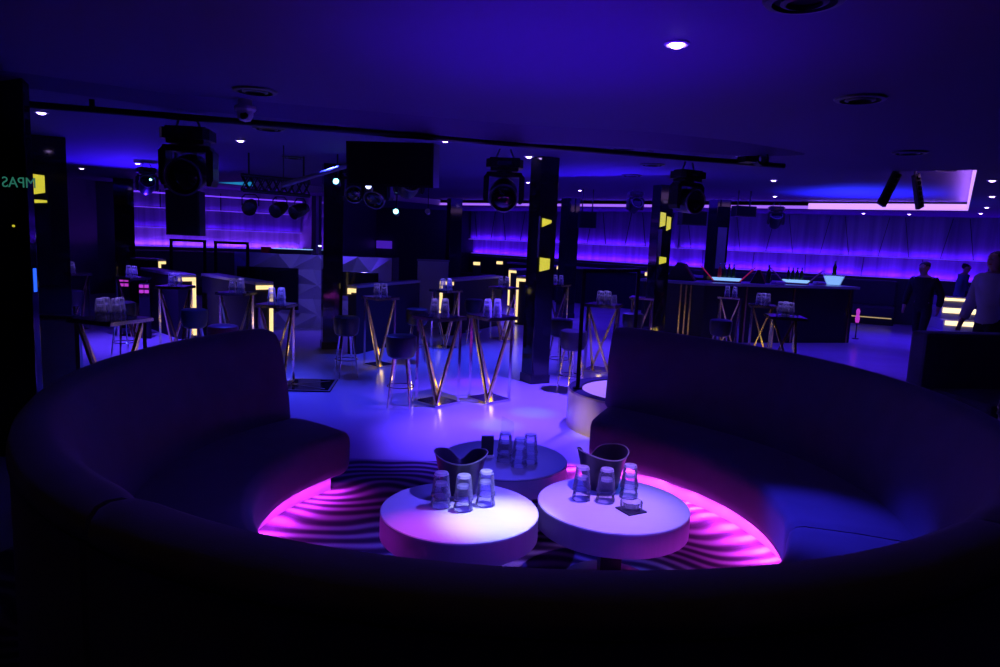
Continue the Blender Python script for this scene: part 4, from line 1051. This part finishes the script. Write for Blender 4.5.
    for n in 'lr':
        a = V['an'+n][0]; b = V['toe'+n][0]
        skin_obj('shoe', {'a': ((a[0], a[1]+0.03, 0.045), (0.045, 0.045)), 'b': ((b[0], b[1], 0.035), (0.045, 0.034)), 'c': ((b[0], b[1]-0.05, 0.03), (0.03, 0.025))}, [('a', 'b'), ('b', 'c')], M['black_satin'], t)
    skin_obj('hair', {'a': (P(0, 0.03, 1.585), (0.085, 0.08)), 'b': (P(0, 0.012, 1.665), (0.105, 0.108)), 'c': (P(0, -0.012, 1.735), (0.092, 0.108))}, [('a', 'b'), ('b', 'c')], M['hair'], t)
    for q in (-1, 1):
        ey = MB().lathe([(0, -0.011), (0.008, -0.008), (0.011, 0), (0.008, 0.008), (0, 0.011)], 12).build('eye', M['eye'], t)
        ey.location = P(0.03*q, -0.10, 1.645)
    mo = MB().box((0, 0, 0), (0.045, 0.012, 0.010), bevel=0.004).build('mouth', M['red'], t); mo.location = P(0, -0.102, 1.575)
    t.scale = (s, s, s)
    return t
person('person in black clothing walking before the banquette, left of the steps', (7.05, 11.7, 0), -1.0, 1.58, 'cloth_dark', 'cloth_dark', lean=0.15, stride=0.16)
person('person in a blue shirt reaching out beside the lit steps', (10.12, 15.55, 0), 0.8, 1.55, 'cloth_blue', 'cloth_dark', lean=0.12, stride=0.05, reach=0.6)
person('person in a pale shirt and dark trousers at the right frame edge', (5.74, 8.2, 0), -1.35, 1.77, 'cloth_shirt', 'cloth_dark', stride=0.08)

# yellow lit panel behind the viewpoint, unseen, added as a source for yellow reflections
t = thing('lit_sign', 'plain yellow lit panel on the back wall behind the sofa', 'sign', (0.4, -2.59, 1.75))
MB().box((0, 0.03, 0), (2.4, 0.06, 0.6), bevel=0.01).build('sign_box', M['black_satin'], t, smooth=0)
MB().box((0, 0.062, 0), (2.3, 0.01, 0.5)).build('lit_face', M['yellow_glow'], t, smooth=0)

t = thing('ceiling_light', 'yellow lit ceiling panel above the near side of the sofa', 'ceiling light', (-0.2, 1.35, CZ))  # out of view, added as a source of yellow reflections
MB().box((0, 0, -0.025), (2.6, 0.40, 0.05), bevel=0.008).build('frame', M['black_satin'], t, smooth=0)
MB().box((0, 0, -0.053), (2.5, 0.32, 0.008)).build('diffuser', M['yellow_soft'], t, smooth=0)

# ------------------------------------------------------------------ lights
def spot(name, loc, target, col, power, angle, blend=0.6, rad=0.05):
    l = bpy.data.lights.new(name, 'SPOT'); l.color = col; l.energy = power; l.spot_size = math.radians(angle); l.spot_blend = blend
    l.shadow_soft_size = rad
    o = bpy.data.objects.new(name, l); COL.objects.link(o); o.location = loc
    o.rotation_euler = (Vector(target)-Vector(loc)).to_track_quat('-Z', 'Y').to_euler()
    return o
V1 = (0.085, 0.032, 1.0); B1 = (0.03, 0.04, 1.0); D1 = (0.04, 0.008, 1.0)
# downlights and an added front spot over the low tables
spot('table_spot', (0.3, 3.3, 2.5), (0.02, 2.97, 0.42), (0.5, 0.52, 1.0), 520, 17, 1.0)
spot('table_spot', (0.76, 3.39, 2.55), (-0.3, 3.2, 0.42), (0.10, 0.06, 1.0), 300, 34, 0.8)
spot('table_spot', (-0.6, 3.3, 2.5), (-0.27, 2.8, 0.42), (1.0, 0.06, 0.6), 120, 15, 1.0)
spot('table_spot', (0.76, 3.39, 2.55), (0.52, 3.12, 0.42), (0.36, 0.17, 1.0), 360, 28, 0.9)
spot('table_spot', (1.4, 4.6, 2.5), (0.85, 3.3, 0.42), (0.05, 0.14, 1.0), 150, 20, 1.0)
spot('sofa_spot', (0.5, 4.2, 2.5), (1.5, 3.15, 0.4), (0.035, 0.03, 1.0), 430, 23, 1.0)
spot('table_spot', (0.3, 2.3, 2.5), (0.12, 3.78, 0.46), (0.12, 0.08, 1.0), 170, 13, 1.0)  # added from the front to brighten the tumblers on the grey table
spot('table_spot', (0.2, 5.2, 2.5), (0.15, 3.75, 0.42), (0.05, 0.04, 1.0), 330, 30, 0.9)
# dance floor washes
for (x, y, tx, ty, c, pw, an) in ((-0.5, 6.4, -0.05, 5.7, V1, 1000, 50), (1.15, 7.1, 0.5, 7.0, V1, 1500, 70), (-1.5, 6.2, -1.3, 6.0, D1, 110, 80), (-2.0, 8.0, -1.6, 7.2, B1, 330, 60), (-0.7, 9.5, -0.7, 9.5, B1, 450, 80),
        (-2.8, 7.5, -3.3, 7.4, B1, 450, 75), (-5.0, 9.5, -4.8, 9.6, V1, 600, 75), (1.4, 11, 1.4, 10.5, V1, 450, 80), (5.0, 10.5, 5.2, 10.6, D1, 120, 90), (8, 13.5, 7.8, 13.6, D1, 250, 80),
        (2.2, 8.5, 2.3, 8.3, V1, 200, 70), (-2.5, 12, -2.6, 11.2, V1, 150, 70), (0.2, 14.5, 0.2, 14.5, V1, 300, 90)):
    spot('floor_wash', (x, y, 2.5), (tx, ty, 0), c, pw, an, 0.9)
spot('floor_beam', (-0.3, 6.45, 2.3), (0.0, 6.1, 0), (0.15, 0.5, 1.0), 90, 14, 1.0)
spot('floor_beam', (0.6, 6.6, 2.3), (0.35, 6.6, 0), (0.1, 0.45, 1.0), 90, 14, 1.0)
spot('floor_beam', (-1.0, 6.2, 2.3), (-0.7, 5.2, 0), (0.8, 0.2, 0.4), 25, 24, 1.0)
spot('floor_beam', (0.0, 8.6, 2.5), (-0.35, 7.9, 0), (1.0, 0.06, 0.2), 60, 14, 1.0)
spot('podium_reflection_spot', (-1.2, 4.2, 2.4), (0.74, 5.85, 0.15), (1.0, 0.68, 0.05), 420, 7, 1.0)  # added warm spot, imitates yellow light reflected by the drum
def point(name, loc, col, power, rad):
    l = bpy.data.lights.new(name, 'POINT'); l.color = col; l.energy = power; l.shadow_soft_size = rad
    o = bpy.data.objects.new(name, l); COL.objects.link(o); o.location = loc
for k, (x, y, rz, sc, lab, ns) in enumerate(HT):
    if k in (0, 1, 2, 5, 6, 8, 9, 12, 13, 14, 16): point('table_glint_light', (x, y+0.05, 0.14), (1.0, 0.66, 0.08), 0.7, 0.04)    # added warm light that puts gold glints on the frame
    if ns: spot('tumbler_fill_spot', (x+0.1, y-0.1, 2.5), (x, y, 0.95), (0.30, 0.2, 1.0), 120, 14, 0.6, 0.03)  # added lilac spot that brightens the tumblers
spot('booth_fill_spot', (-2.9, 9.0, 2.5), (-3.0, 11.8, 0.8), (0.14, 0.1, 1.0), 130, 50, 1.0)  # added to brighten the booth facets
spot('table_front_fill', (0.45, 1.75, 2.5), (0.28, 2.9, 0.35), (0.05, 0.03, 1.0), 220, 36, 1.0)  # added blue fill for the drum bands of the low tables
spot('sofa_top_spot', (-0.8, 2.4, 2.5), (-0.2, 2.2, 0.9), (0.06, 0.01, 1.0), 10, 120, 1.0)
# upward spots that wash the ceiling
spot('ceiling_wash', (0.2, 3.45, 0.85), (0.3, 3.6, 2.58), (0.06, 0.0, 1.0), 150, 92, 1.0)  # added in mid-air in place of light bounced off the tables
spot('ceiling_wash', (-6.2, 12.0, 1.2), (-6.0, 11.2, 2.58), D1, 600, 105, 1.0)
spot('ceiling_wash', (6.5, 13.5, 1.2), (6.6, 13.2, 2.75), (0.02, 0.03, 1.0), 1100, 110, 1.0)
spot('ceiling_wash', (1.5, 10, 1.2), (1.5, 10.2, 2.58), D1, 330, 140, 1.0)
# soft violet wash from the ceiling tray
area('tray_light', (3.0, 14.5, 2.7), (0, 0, -0.6), 8, 4, D1, 160)

# ------------------------------------------------------------------ world, camera, view
w = bpy.data.worlds.new('World'); scene.world = w; w.use_nodes = True
w.node_tree.nodes['Background'].inputs[0].default_value = (0.002, 0.001, 0.008, 1)
cam = bpy.data.cameras.new('Camera'); co = bpy.data.objects.new('Camera', cam); COL.objects.link(co)
cam.sensor_width = 36; cam.lens = 25.2; cam.clip_start = 0.02; cam.clip_end = 200
p, r = math.radians(7.7), math.radians(2.4)
F = Vector((0, math.cos(p), -math.sin(p))); R0 = Vector((1, 0, 0)); U0 = Vector((0, math.sin(p), math.cos(p)))
Rv = R0*math.cos(r)+U0*math.sin(r); Uv = -R0*math.sin(r)+U0*math.cos(r)
m = Matrix((Rv, Uv, -F)).transposed().to_4x4(); m.translation = Vector((0, 0, 1.65))
co.matrix_world = m
scene.camera = co
scene.view_settings.view_transform = 'Standard'; scene.view_settings.look = 'None'
scene.view_settings.exposure = 0.0; scene.view_settings.gamma = 1.0; scene.view_settings.use_curve_mapping = False
scene.cycles.use_denoising = True
scene.cycles.max_bounces = 8; scene.cycles.diffuse_bounces = 4; scene.cycles.glossy_bounces = 4; scene.cycles.transmission_bounces = 8
scene.cycles.caustics_reflective = False; scene.cycles.caustics_refractive = False
scene.cycles.sample_clamp_indirect = 3.0
